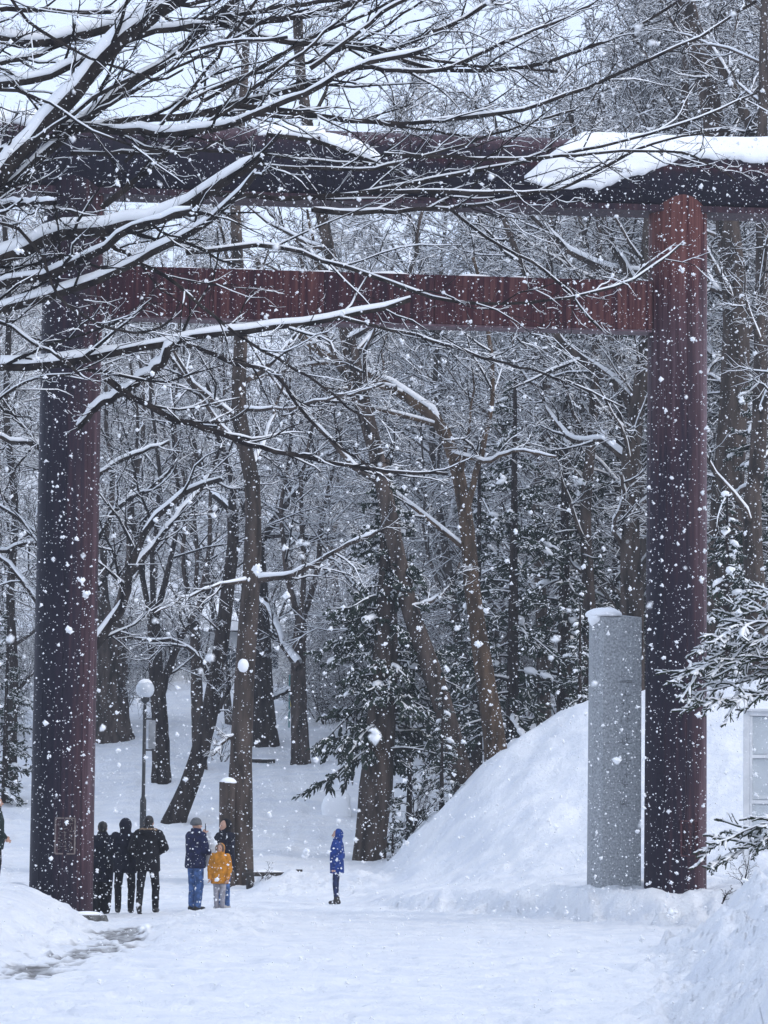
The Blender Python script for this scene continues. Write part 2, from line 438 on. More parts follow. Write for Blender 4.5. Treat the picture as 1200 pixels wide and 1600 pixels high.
DL, DR = 61.0, 62.2
cl = P(95, 1410, DL); crr = P(1055, 1380, DR)
mid = (cl + crr) / 2; ax = (crr - cl); ANG = math.atan2(ax[1], ax[0]); HALF = math.hypot(ax[0], ax[1]) / 2
gate = thing('torii_gate', 'huge weathered rust-purple steel torii gate with snow on its top beam', 'torii gate', (mid[0], mid[1], 0), ANG)
Dm = (DL + DR) / 2
ZK = P(600, 264, Dm)[2]; RK = 57.5 / F * Dm
ZN1 = P(600, 430, Dm)[2]; ZN0 = P(600, 507, Dm)[2]

def plate_mesh(cx, a0, a1, z0, z1, r0, r1, tonef, rustf, thick=.03, na=6, nz=22):
    v = []; nzs = np.linspace(0, 1, nz)
    for layer in (0, 1):
        for t in nzs:
            r = r0 + (r1 - r0) * t - layer * thick
            for a in np.linspace(a0, a1, na):
                v.append((cx + r * math.cos(a), r * math.sin(a), z0 + (z1 - z0) * t))
    f = []; M = nz * na
    for j in range(nz - 1):
        for i in range(na - 1):
            k = j * na + i
            f.append((k, k + 1, k + na + 1, k + na)); f.append((M + k, M + k + na, M + k + na + 1, M + k + 1))
    for j in range(nz - 1):
        k = j * na; f.append((k, k + na, M + k + na, M + k)); k += na - 1; f.append((k, M + k, M + k + na, k + na))
    for i in range(na - 1):
        f.append((i, M + i, M + i + 1, i + 1)); k = (nz - 1) * na + i; f.append((k, k + 1, M + k + 1, M + k))
    v = np.array(v); me = new_mesh('plate', v, quads=f)
    attrs(me, tonef(v), rustf(v))
    try: me.set_sharp_from_angle(angle=R(40))
    except Exception: pass
    return me

ZTOP = ZK - RK * .55
for side in (-1, 1):
    cx = side * HALF
    core = MB().lathe([(.5, -.5), (.47, ZTOP)], 24, cx, 0).mesh('shaft', True)
    nv = len(core.vertices); attrs(core, np.full(nv, .05), np.full(nv, 0))
    col = obj('column', core, STEEL, gate)
    nst = 9; a00 = R(-96) if side < 0 else R(-121)
    for k in range(nst):
        a0 = a00 + 2 * math.pi * k / nst; a1 = a00 + 2 * math.pi * (k + 1) / nst
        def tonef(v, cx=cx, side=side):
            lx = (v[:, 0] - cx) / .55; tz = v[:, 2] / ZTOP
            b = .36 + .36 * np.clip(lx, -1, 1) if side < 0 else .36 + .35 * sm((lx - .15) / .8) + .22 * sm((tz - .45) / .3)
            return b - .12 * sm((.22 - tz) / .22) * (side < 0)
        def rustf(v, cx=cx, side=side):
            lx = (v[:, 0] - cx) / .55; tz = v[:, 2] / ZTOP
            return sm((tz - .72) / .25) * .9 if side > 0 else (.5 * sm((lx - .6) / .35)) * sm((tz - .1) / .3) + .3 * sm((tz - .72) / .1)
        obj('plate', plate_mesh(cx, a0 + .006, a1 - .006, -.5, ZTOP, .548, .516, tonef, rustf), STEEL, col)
    # inscription plate
    zc = P(100, 1306, DL)[2] if side < 0 else P(1070, 1310, DR)[2]
    ang = R(-90 + 4) if side < 0 else R(-90 + 16)
    pl = MB()
    for k in range(7):
        pass
    w, h = .165, .30
    def onc(u, zz, rr): a = ang + u / .55; return (cx + rr * math.cos(a), rr * math.sin(a), zz)
    def cbox(mb, u0, u1, z0, z1, r0, r1):
        v = [onc(u, z, r) for z in (z0, z1) for r in (r1, r0) for u in (u0, u1)]
        mb.add(v, [(0, 2, 3, 1), (4, 5, 7, 6), (0, 1, 5, 4), (2, 6, 7, 3), (0, 4, 6, 2), (1, 3, 7, 5)])
    cbox(pl, -w, w, zc - h, zc + h, .54, .556)
    rl_ = MB()
    for u in (-w, w): cbox(rl_, u - .012, u + .012, zc - h, zc + h, .54, .568)
    for z in (zc - h, zc + h): cbox(rl_, -w, w, z - .012, z + .012, .54, .5675)
    rr_ = random.Random(side + 5)
    for cix in range(3):
        u = -.1 + .1 * cix
        for j in range(9):
            z = zc + .25 - j * .06
            for s_ in range(3):
                du = rr_.uniform(-.028, .012); dz = rr_.uniform(-.018, .018)
                if rr_.random() < .5: cbox(rl_, u + du, u + du + .028, z + dz, z + dz + .008, .55, .563 + .0005 * s_)
                else: cbox(rl_, u + du, u + du + .008, z + dz - .02, z + dz + .012, .55, .562 + .0005 * s_)
    me = pl.mesh('inscription_plate'); nv = len(me.vertices); attrs(me, np.full(nv, .6 if side < 0 else .3), np.full(nv, .1 if side < 0 else .5))
    ip_ = obj('inscription_plate', me, STEEL, gate)
    tag(rl_.build('relief', RELIEF if side < 0 else STEEL, ip_), kind='stuff')
    if side > 0:
        me = ip_.children[0].data; nv = len(me.vertices); attrs(me, np.full(nv, .7), np.full(nv, .5))

# tie beam: face panels between the columns
core = MB().box(-HALF + .45, HALF - .45, -.2, .2, ZN0 + .02, ZN1 - .02).mesh('tie_beam'); attrs(core, np.full(8, .2), np.full(8, .8))
tie = obj('tie_beam', core, STEEL, gate)
xs = np.linspace(-HALF + .49, HALF - .49, 6)
for k in range(5):
    mb = MB(); nseg = 14
    xx = np.linspace(xs[k] + .004, xs[k + 1] - .004, nseg)
    me = MB().box(xx[0], xx[-1], -.235, .235, ZN0, ZN1).mesh('panel', bevel=.012)
    nv = len(me.vertices); attrs(me, np.full(nv, .26), np.full(nv, (.6, .66, .56, .66, .7)[k]))
    obj('panel', me, STEEL, tie)
me = MB().box(-HALF + .5, HALF - .5, -.255, .255, ZN0 - .035, ZN0 - .003).mesh('lip'); attrs(me, np.full(8, .8), np.full(8, 0)); obj('lip', me, STEEL, tie)

# top beam: round, sheathed in curved plates
KL = HALF + 2.6
core = MB()
def ring_x(x, r, n=36): return [(x, r * math.sin(2 * math.pi * i / n), ZK + r * math.cos(2 * math.pi * i / n)) for i in range(n)]
def xcyl(x0, x1, r, name, tone, rust, a0=0., a1=2 * math.pi, n=40, nx=8):
    v = []; closed = abs(a1 - a0 - 2 * math.pi) < 1e-6
    an = np.linspace(a0, a1, n, endpoint=not closed)
    for x in np.linspace(x0, x1, nx):
        for a in an: v.append((x, -r * math.sin(a), ZK + r * math.cos(a)))
    f = []
    for j in range(nx - 1):
        for i in range(n if closed else n - 1):
            i2 = (i + 1) % n; f.append((j * n + i, (j + 1) * n + i, (j + 1) * n + i2, j * n + i2))
    me = new_mesh(name, v, quads=f, polys=[list(range(n)), [(nx - 1) * n + i for i in range(n)][::-1]] if closed else None)
    v = np.array(v); d = (v[:, 2] - ZK) / r
    attrs(me, tone(v, d), rust(v, d)); return me
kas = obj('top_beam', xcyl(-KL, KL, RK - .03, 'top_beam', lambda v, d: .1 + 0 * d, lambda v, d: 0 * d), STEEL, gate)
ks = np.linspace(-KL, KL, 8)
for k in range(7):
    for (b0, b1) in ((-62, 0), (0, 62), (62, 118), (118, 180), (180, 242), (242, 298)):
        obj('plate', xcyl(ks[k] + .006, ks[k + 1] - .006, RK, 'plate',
            lambda v, d: .16 + .5 * sm((d - .1) / .7) + .06 * sm(v[:, 0] / 3), lambda v, d: .55 * np.exp(-((d - .12) / .16) ** 2) * sm((v[:, 0] + 1) / 2),  # tone pales toward the beam's top: sky reflection put into the colour
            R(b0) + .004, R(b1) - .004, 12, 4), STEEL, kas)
me = MB().box(-KL, KL, -RK * .62, RK * .62, ZK - RK - .02, ZK - RK + .09).mesh('lip'); attrs(me, np.full(8, .55), np.full(8, 0)); obj('lip', me, STEEL, kas)

def lx_of(px): return (P(px, 260, Dm)[0] - mid[0]) / math.cos(ANG)
def shell(name, x0, x1, lo, hi, thick, nx=60, na=18):
    """sheet of snow on the round beam between angles hi(x) (behind) and lo(x) (front), degrees from the top"""
    rng = np.random.default_rng(int(abs(x0 * 100)) + 3)
    xs = np.linspace(x0, x1, nx); outer = []; inner = []
    for i, x in enumerate(xs):
        jj = float(fbm(np.array([x * 3.1]), np.array([x0]), 4, 5)[0] - .5); l, h = lo(x) + jj * 22, hi(x) - jj * 14
        for a in np.linspace(h, l, na):
            e = min(1, (a - h) / 12, (l - a) / 5 + .18, (i + .4) / 1.5, (nx - .6 - i) / 1.5)
            r = RK + thick * (.1 + .9 * max(e, 0)) * (.6 + .8 * float(fbm(np.array([x * 2.2]), np.array([a * .06]), 3, 6)[0]))
            aa = math.radians(a); outer.append((x, -r * math.sin(aa), ZK + r * math.cos(aa)))
            inner.append((x, -(RK - .01) * math.sin(aa), ZK + (RK - .01) * math.cos(aa)))
    v = np.array(outer + inner); M = nx * na; f = []
    for i in range(nx - 1):
        for j in range(na - 1):
            k = i * na + j; f.append((k, k + na, k + na + 1, k + 1)); f.append((M + k, M + k + 1, M + k + na + 1, M + k + na))
        k = i * na; f.append((k, M + k, M + k + na, k + na)); k += na - 1; f.append((k, k + na, M + k + na, M + k))
    for j in range(na - 1):
        k = j; f.append((k, k + 1, M + k + 1, M + k)); k = (nx - 1) * na + j; f.append((k, M + k, M + k + 1, k + 1))
    return obj(name, new_mesh(name, v, quads=f), SNOW, gate)
shell('snow_sheet', lx_of(812), KL - .02,
      lambda x: float(np.interp(x, [lx_of(812), lx_of(870), lx_of(950), lx_of(1010), lx_of(1060), lx_of(1080), KL], [112, 124, 116, 92, 66, 70, 73])),
      lambda x: float(np.interp(x, [lx_of(812), lx_of(850), lx_of(900), lx_of(940), KL], [104, 70, 20, -55, -60])), .13, 90, 26)
shell('snow_sheet', lx_of(496), lx_of(588),
      lambda x: float(np.interp(x, [lx_of(496), lx_of(530), lx_of(560), lx_of(588)], [52, 78, 90, 89])),
      lambda x: float(np.interp(x, [lx_of(496), lx_of(540), lx_of(570), lx_of(588)], [38, 40, 58, 80])), .09, 24, 14)
shell('snow_sheet', lx_of(400), lx_of(505), lambda x: 46, lambda x: -35, .08, 24, 14)
shell('snow_sheet', -KL + .02, lx_of(104), lambda x: 42, lambda x: -50, .2, 30, 18)
rng = np.random.default_rng(4); c = -HALF + .7
while c < HALF - 1.2:
    l = rng.uniform(.25, .9); hh = rng.uniform(.03, .07)
    blob('snow_patch', c + l / 2, rng.uniform(-.06, .03), ZN1 - .005, l / 2, .15, hh, gate, seed=int(c * 10) + 99, rough=.1, nu=16, nv=8)
    c += l + rng.uniform(.1, 1.1)

# ------------------------------------------------------------------ stone pillar
GRAN = noise_col(mat('granite', rough=.85, spec=.25), (.19, .2, .205), (.43, .445, .455), 28, 8, lo=.3, hi=.7, bump=.5, bump_scale=16, bump_dist=.02)
sp0 = P(959, 1372, 63.0); ztop = P(960, 966, 63.0)[2]
stone = thing('stone_pillar', 'tall plain grey granite pillar with chamfered corner beside the right gate column', 'stone pillar', (sp0[0], sp0[1], 0), R(3))
w = .43
prof = [(-w, w), (-w, -w + .2), (-w + .17, -w), (w, -w), (w, w)]
mb = MB(); lev = np.linspace(-.4, ztop, 9)
for z in lev:
    s_ = 1 - .025 * (z / ztop); mb.v += [(x * s_, y * s_, z) for x, y in prof]
n = len(prof)
for j in range(len(lev) - 1):
    for i in range(n): mb.f.append((j * n + i, j * n + (i + 1) % n, (j + 1) * n + (i + 1) % n, (j + 1) * n + i))
k = (len(lev) - 1) * n; mb.v.append((0.02, .02, ztop + .07)); t = len(mb.v) - 1
for i in range(n): mb.f.append((k + i, k + (i + 1) % n, t))
mb.f.append(tuple(range(n))[::-1])
mb.build('shaft', GRAN, stone)
CARV = noise_col(mat('weathered_carving', rough=.9), (.10, .105, .11), (.26, .27, .28), 24)
ins = MB(); rr_ = random.Random(31)
for c_ in range(7):
    zc_ = ztop * .80 - c_ * .36
    for q_ in range(7):
        u_ = rr_.uniform(-.1, .06); z_ = zc_ + rr_.uniform(-.12, .12); f_ = -w * (1 - .025 * z_ / ztop)
        if rr_.random() < .55: ins.box(.1 + u_, .1 + u_ + rr_.uniform(.06, .14), f_ - .003 - .0004 * q_, f_ + .02, z_, z_ + .016)
        else: ins.box(.14 + u_, .155 + u_, f_ - .0032 - .0004 * q_, f_ + .02, z_ - .07, z_ + .05)
tag(ins.build('inscription', CARV, stone), kind='stuff')
blob('snow_cap', -.2, -.05, ztop + .03, .33, .42, .15, stone, seed=3, rough=.07)
blob('snow_cap', -.37, -.12, ztop - .03, .13, .25, .12, stone, seed=4, flatb=False, rough=.07)

# ------------------------------------------------------------------ notice board
WMET = noise_col(mat('white_painted_metal', rough=.45, spec=.4), (.62, .64, .66), (.78, .79, .8), 3)
PAPER = noise_col(mat('pale_board', rough=.7), (.42, .46, .50), (.56, .6, .63), 4)
GLASS = mat('pane_glass', (.9, .95, .97), .03, .5); GLASS.node_tree.nodes['Principled BSDF'].inputs['Alpha'].default_value = .22
D_B = 66.0
bx0 = P(1166, 1370, D_B); scB = D_B / F
board = thing('notice_board', 'white framed glass notice board on posts beside the snowy fir branches', 'notice board', (bx0[0], bx0[1], 0), R(-6))
zt = P(1180, 1112, D_B)[2]; zb = P(1180, 1326, D_B)[2]; zs1 = P(1185, 1182, D_B)[2]; zs2 = P(1185, 1253, D_B)[2]
W = 2.4
for x in (0, W + .11): MB().box(x - .06, x + .05, -.05, .06, -.2, zt).build('post', WMET, board, bevel=.008)
MB().box(.055, W + .045, .03, .05, zb, zt - .06).build('back_panel', PAPER, board)
for z in (zt - .03, zb): MB().box(.052, W + .048, -.06, .07, z - .05, z + .04).build('rail', WMET, board, bevel=.006)
for z in (zs1, zs2): MB().box(.056, W + .044, -.045, .028, z - .035, z + .03).build('shelf_rail', WMET, board, bevel=.005)
for x in (.06, .86, 1.66):
    MB().box(x, x + .05, -.052, .026, zb + .05, zt - .09).build('mullion', WMET, board, bevel=.005)
    for (za, zc_) in ((zb + .06, zs2 - .05), (zs2 + .05, zs1 - .05), (zs1 + .05, zt - .1)):
        MB().box(x + .06, x + .79, -.03, -.024, za, zc_).build('pane', GLASS, board)
MB().box(.2, .7, .018, .027, zs2 + .06, zs2 + .12).build('paper', WMET, board)
MB().box(-.08, W + .13, -.1, .12, zt + .003, zt + .05).build('top_cover', WMET, board, bevel=.01)
mb = MB()
blob('snow_cap', W / 2, 0, zt + .04, W / 2 + .05, .12, .07, board, seed=9, rough=.05)

# ------------------------------------------------------------------ kerb stone
kp = P(158, 1448, 57.3)
KST = noise_col(mat('kerb_stone_material', rough=.85), (.06, .06, .058), (.16, .16, .155), 12, bump=.4)
kerb = thing('kerb_stone', 'dark kerb stone corner poking from the snow by the left column', 'kerb stone', (kp[0], kp[1], gz(kp[0], kp[1])), R(12))
MB().add([(-.5, -.15, -.1), (.14, -.2, -.1), (.2, .15, -.1), (-.5, .2, -.1), (-.5, -.12, .15), (.02, -.16, .15), (.1, .12, .15), (-.5, .16, .15)],
         [(0, 3, 2, 1), (4, 5, 6, 7), (0, 1, 5, 4), (1, 2, 6, 5), (2, 3, 7, 6), (3, 0, 4, 7)]).build('block', KST, kerb, bevel=.015)
blob('snow_cap', -.22, .02, .15, .26, .14, .06, kerb, seed=5, rough=.05)

# ------------------------------------------------------------------ street lamp
DARKM = noise_col(mat('dark_painted_metal', rough=.5, spec=.4), (.012, .014, .016), (.03, .032, .034), 6)
GLOBE = mat('frosted_globe', (.72, .76, .8), .25, .5, **{'Transmission Weight': .35})
LP = hit(222, 1352); DLp = LP[1]
lamp = thing('street_lamp', 'black post lamp with a pale round globe among the trees', 'street lamp', (LP[0], LP[1], LP[2]))
s_ = DLp / F; zg = P(224, 1077, DLp)[2] - LP[2]; zsl = P(223, 1250, DLp)[2] - LP[2]; rg = 14.5 * s_
MB().lathe([(.075, -.2), (.075, zsl), (.05, zsl + .06), (.042, zsl + .1), (.04, zg - rg - .08)], 14).build('pole', DARKM, lamp, True)
MB().lathe([(.11, -.05), (.11, .25), (.085, .3)], 14).build('base_sleeve', DARKM, lamp, True)
MB().lathe([(.05, zg - rg - .1), (.1, zg - rg - .05), (.11, zg - rg + .05), (.03, zg - rg + .06)], 16).build('collar', DARKM, lamp, True)
MB().lathe([(rg * math.sin(math.pi * j / 16) + .001, zg - rg * math.cos(math.pi * j / 16)) for j in range(17)], 28).build('globe', GLOBE, lamp, True)
blob('snow_cap', 0, 0, zg + rg * .62, rg * .75, rg * .75, rg * .5, lamp, seed=6, rough=.05)
zbk = P(236, 1150, DLp)[2] - LP[2]
for z in (zbk - .35, zbk + .38): MB().box(.03, .22, -.02, .02, z, z + .04).build('bracket', DARKM, lamp)
MB().box(.1, .26, -.05, .05, zbk - .3, zbk + .37).build('sign_box', noise_col(mat('grey_metal', rough=.5), (.2, .21, .22), (.3, .31, .32), 5), lamp, bevel=.01)

# ------------------------------------------------------------------ low rail and post
ra = P(389, 1366, 78.0); rb_ = P(472, 1362, 78.6)
WOODD = noise_col(mat('dark_wet_wood', rough=.8), (.016, .014, .013), (.05, .043, .038), 7, stretch=(.2, 1, 1), bump=.5)
rail = thing('low_rail', 'dark low wooden rail half buried in snow behind the family', 'rail', (ra[0], ra[1], gz(ra[0], ra[1]) - .1))
d = rb_ - ra; rail.rotation_euler = (0, 0, math.atan2(d[1], d[0])); ln = math.hypot(d[0], d[1])
zr = ra[2] - rail.location.z
MB().box(-.15, ln, -.05, .05, zr - .045, zr + .045).build('beam', WOODD, rail, bevel=.01)
for x in (0.02, ln - .08): MB().box(x - .06, x + .07, -.052, .06, -.3, zr + .11).build('post', WOODD, rail, bevel=.01)
blob('snow_cap', ln * .35, .01, zr + .045, ln * .3, .05, .05, rail, seed=8, rough=.04)

# log lying far up the slope
lg = hit(406, 1192)
logt = thing('fallen_log', 'short dark log lying in snow on the slope', 'log', tuple(lg))
logm = MB().lathe([(.07, -.45), (.085, 0), (.06, .5)], 10).build('trunk', WOODD, logt, True); logm.rotation_euler = (0, R(90), 0); logm.location = (0, 0, .06)
blob('snow_cap', 0, 0, .11, .42, .06, .05, logt, seed=18, rough=.05)

# big rounded block of snow on the slope
bp_ = hit(527, 1272)
vb, fb = [], []
for j in range(11):
    t_ = j / 10
    for i_ in range(28):
        a_ = 2 * math.pi * i_ / 28; w_ = (1 - t_ ** 5) ** .35 * (1 - .06 * t_)
        vb.append((math.copysign(abs(math.cos(a_)) ** .55, math.cos(a_)) * .43 * w_ + .02 * math.sin(9 * t_ + a_ * 2), math.copysign(abs(math.sin(a_)) ** .55, math.sin(a_)) * .36 * w_, -.15 + .85 * t_ + .02 * math.cos(3 * a_)))
fb = [(j * 28 + i_, j * 28 + (i_ + 1) % 28, (j + 1) * 28 + (i_ + 1) % 28, (j + 1) * 28 + i_) for j in range(10) for i_ in range(28)]
sb = obj('snow_block', new_mesh('snow_block', vb, quads=fb), SNOW)
sb.location = (bp_[0] - .02, bp_[1], bp_[2] - .05); tag(sb, 'big rounded block of snow left of the thick cedar trunk', 'snow block')

# ------------------------------------------------------------------ house and sign far behind the wood
HW = noise_col(mat('pale_house_wall', rough=.8), (.62, .63, .63), (.75, .75, .74), 2)
WIN = mat('window_glass', (.03, .04, .05), .1, .5)
hx = P(330, 1100, 152); zb_ = gz(hx[0], 152) - .1
house = thing('house', 'low pale house with snowy roof glimpsed far between the trunks', 'house', (hx[0], 152, zb_), R(4))
MB().box(-3.6, 3.6, 0, 6, -.5, 2.3).build('wall', HW, house)
rf = MB().add([(-4, -.5, 2.3), (4, -.5, 2.3), (4, 6.5, 2.3), (-4, 6.5, 2.3), (-4, 3, 3.4), (4, 3, 3.4)], [(0, 1, 5, 4), (2, 3, 4, 5), (0, 4, 3), (1, 2, 5), (0, 3, 2, 1)]).build('roof', DARKM, house)
MB().add([(-4.1, -.6, 2.34), (4.1, -.6, 2.34), (4.1, 6.6, 2.34), (-4.1, 6.6, 2.34), (-4.1, -.6, 2.75), (4.1, -.6, 2.75), (4.1, 6.6, 2.75), (-4.1, 6.6, 2.75), (-4.1, 3, 3.9), (4.1, 3, 3.9)],
         [(4, 5, 9, 8), (6, 7, 8, 9), (0, 1, 5, 4), (1, 2, 6, 5), (2, 3, 7, 6), (3, 0, 4, 7), (4, 8, 7), (5, 6, 9), (0, 3, 2, 1)]).build('roof_snow', SNOW, house)
for x in (-2.6, -1, .8, 2.4):
    wn = MB().box(x - .5, x + .5, -.04, .0, .7, 1.7).build('window', WMET, house)
    MB().box(x - .43, x - .02, -.06, -.045, .76, 1.64).box(x + .02, x + .43, -.06, -.045, .76, 1.64).build('pane', WIN, wn)
YEL = mat('yellow_cloth', (.55, .42, .05), .8)
bn = P(452, 1100, 128.0); zb2 = gz(bn[0], 128.0)
ban = thing('yellow_banner', 'narrow yellow banner on a teal pole beyond the trees', 'banner', (bn[0], 128.0, zb2))
MB().lathe([(.03, -.2), (.03, 1.9)], 8).build('pole', mat('teal_paint', (.08, .25, .25), .5), ban, True)
MB().box(.035, .32, -.01, .01, .75, 1.7).build('cloth', YEL, ban)

# ------------------------------------------------------------------ bare trees
def lod(r):  # sides of a tube
    return 10 if r > .15 else 7 if r > .05 else 5 if r > .02 else 3

class Tree:
    """branches gathered by part: trunk and limbs, twigs, lying snow"""
    def __init__(s, seed): s.rng = np.random.default_rng(seed); s.trunk = Geo(); s.crown = Geo(); s.snow = Geo()
    def put(s, pts, rad, part, cover=1., snow=True, S=None, extra=0., k=SNOWK, snowS=None, fixed=None):
        S = S or lod(rad.max())
        (s.trunk if part == 'trunk' else s.crown).add(*tube_arrays(pts, rad, S))
        if snow: snow_tubes(s.snow, pts, rad, snowS or max(3, min(S, 6)), s.rng, cover, extra=extra, k=k, fixed=fixed)
    def twigs(s, pts, rad, levels, cover=1., last_snow=True):
        for lv in levels:
            kw = dict(lv); cov = kw.pop('cover', cover); kw.setdefault('rng', s.rng)
            pts, rad = kids(pts, rad, **kw)
            s.put(pts, rad, 'crown', cov)
    def build(s, root, bark, twig, stuff=True):
        o = obj('trunk', s.trunk.mesh('trunk'), bark, root)
        if s.crown.v: tag(obj('crown', s.crown.mesh('crown'), twig, root), kind='stuff')
        if s.snow.v: tag(obj('lying_snow', s.snow.mesh('lying_snow'), SNOW, root), kind='stuff')
        return root

def trunk_arr(poly, r0, r1, n, flare=True, rng=None, pw=.8):
    p = resample(poly, n); t = np.linspace(0, 1, n)
    r = r0 + (r1 - r0) * t ** pw
    if flare: r = r * (1 + .35 * np.exp(-t * 14))
    if rng is not None: r = r * (1 + .03 * rng.standard_normal(n))
    return p[None], r[None]

def traced(name, label, D, poly, d0, d1, limbs=(), bark=None, seed=1, lv=None, cover=1., group=None, limb_lv=None, base_down=.4, tsnow=.3, trunk_t0=.35, trunk_kids=14, klen=(.15, .28), dz=None, krise=.06):
    """a tree whose trunk and limbs follow given sight lines at the distance where it stands"""
    T = Tree(seed); rng = T.rng; s = D / F
    pts = [P(x, y, D) for x, y in poly]
    dlean = rng.normal(0, .8)
    for k in range(1, len(pts)):   # trunks lean in depth too
        off = dlean * k / (len(pts) - 1)
        pts[k] = P(poly[k][0], poly[k][1], D + off)
    base = pts[0].copy(); g = gz(base[0], base[1])
    bz = min(g, base[2]) - base_down
    pts = [np.array([base[0] - (pts[1][0] - base[0]) * .1, base[1], bz])] + pts
    tp, tr = trunk_arr(pts, d0 * s / 2, d1 * s / 2, 26, True, rng)
    T.put(tp, tr, 'trunk', S=12, fixed=tsnow)
    allp = []
    for l in limbs:
        px, a, b = l[0], l[1], l[2]
        n = len(px); e = rng.uniform(-2.2, 2.2) if len(l) < 4 else l[3]
        lp = [P(x, y, D + e * k / max(n - 1, 1)) for k, (x, y) in enumerate(px)]
        p, r = trunk_arr(lp, a * s / 2, b * s / 2, 14, False, rng)
        p = p + rng.standard_normal(p.shape) * .02
        T.put(p, r, 'trunk', S=7, snowS=7, extra=.01, fixed=cover - .2, k=.8)
        allp.append((p, r))
    base_lv = lv or [dict(n=9, L=(.25, .5), ang=(.5, 1.2), Pn=5, rise=.03, rmin=.008),
                     dict(n=7, L=(.3, .6), ang=(.5, 1.2), Pn=4, rise=.02, rmin=.006),
                     dict(n=5, L=(.3, .65), ang=(.4, 1.1), Pn=3, rmin=.005)]
    if trunk_kids:
        p, r = kids(tp, tr, trunk_kids, klen, (.6, 1.2), rng, 7, t0=trunk_t0, rise=krise, wob=.14, rk=.4, rmin=.014)
        T.put(p, r, 'trunk', cover + .3, S=5); T.twigs(p, r, base_lv, cover + .45)
    if allp:
        p = np.concatenate([a for a, _ in allp]); r = np.concatenate([b for _, b in allp])
        T.twigs(p, r, limb_lv or base_lv, cover + .4)
    root = thing(name, label, 'tree', (0, 0, 0), 0, group)
    T.build(root, bark or BARK, TWIG)
    # origin of the thing at its base
    o = base[0], base[1], min(g, base[2])
    root.location = o
    for c in root.children: c.data.transform(Matrix.Translation((-o[0], -o[1], -o[2])))
    return root

def base_at(px, py): return hit(px, py)[1]

LV_MID = [dict(n=7, L=(.28, .5), ang=(.5, 1.15), Pn=5, rise=.03, rmin=.010, rk=.5),
          dict(n=6, L=(.3, .6), ang=(.5, 1.2), Pn=3, rise=.02, rmin=.008),
          dict(n=4, L=(.4, .8), ang=(.4, 1.1), Pn=2, rmin=.007, rtip=.6)]

traced('leaning_tree', 'dark leaning tree with plastered snow on its trunk behind the lamp', base_at(272, 1284),
       [(272, 1284), (300, 1215), (325, 1125), (345, 1010), (356, 920), (364, 850), (363, 795)], 34, 18,
       [([(363, 800), (338, 775), (318, 745), (305, 700), (300, 640)], 12, 5), ([(363, 800), (362, 755), (352, 715), (335, 665), (325, 600)], 13, 5),
        ([(365, 830), (385, 790), (395, 740), (400, 660)], 9, 4), ([(338, 1080), (310, 1030), (280, 1005), (220, 1000), (170, 990)], 9, 4),
        ([(330, 1130), (352, 1090), (358, 1060), (350, 1030)], 8, 5)], seed=11, lv=LV_MID, trunk_kids=6, tsnow=.7)
D2 = base_at(372, 1380)
traced('tall_tree', 'tall straight bare tree rising behind the family', D2,
       [(372, 1380), (376, 1200), (383, 1040), (393, 900), (396, 800), (392, 735), (378, 680), (372, 620), (376, 540), (372, 420), (368, 300), (380, 150), (385, 60)], 42, 12,
       [([(398, 908), (440, 902), (480, 886), (530, 858), (592, 832)], 10, 5, -1.5), ([(393, 905), (340, 915), (290, 935), (240, 960)], 7, 2),
        ([(392, 735), (408, 700), (430, 640), (450, 560)], 8, 3), ([(385, 1140), (360, 1150), (345, 1165), (330, 1180)], 8, 4, -.4),
        ([(372, 640), (430, 640), (480, 632), (540, 618), (600, 600)], 6, 3)],
       bark=BARKG, seed=12, lv=LV_MID, trunk_kids=12, trunk_t0=.5)
# snow knob sits on a broken stub of that tree
cp0 = base_at(578, 1345)
traced('curved_tree', 'warm brown tree whose upper trunk bends far to one side', 88.0,
       [(778, 1205), (768, 1120), (755, 1040), (738, 920), (728, 810), (708, 710), (682, 655), (650, 630), (600, 598), (540, 572), (490, 540), (455, 505), (425, 460), (400, 400)], 34, 12,
       [([(728, 800), (745, 740), (760, 680), (770, 600), (760, 500), (740, 400)], 11, 5), ([(620, 608), (560, 610), (500, 640), (440, 650)], 7, 2),
        ([(545, 575), (530, 500), (500, 420), (480, 330)], 10, 4), ([(708, 710), (760, 720), (810, 705), (870, 715)], 7, 3)],
       bark=BARKB, tsnow=.8, seed=13, lv=LV_MID, trunk_kids=8, cover=1.2)
traced('slanting_tree', 'grey-brown tree slanting up from behind the snow embankment', 86.0,
       [(728, 1240), (700, 1130), (672, 1040), (640, 950), (615, 840), (595, 740), (570, 640), (545, 530), (520, 420), (500, 320), (485, 220), (470, 120), (465, 20)], 34, 16,
       [([(580, 680), (545, 600), (515, 540), (490, 480), (470, 400)], 11, 5), ([(545, 530), (600, 500), (640, 430), (660, 330), (690, 240)], 9, 4),
        ([(520, 430), (470, 380), (420, 330), (380, 260)], 9, 3), ([(640, 950), (690, 930), (720, 880)], 6, 3)],
       bark=BARKG, seed=14, lv=LV_MID, trunk_kids=12)
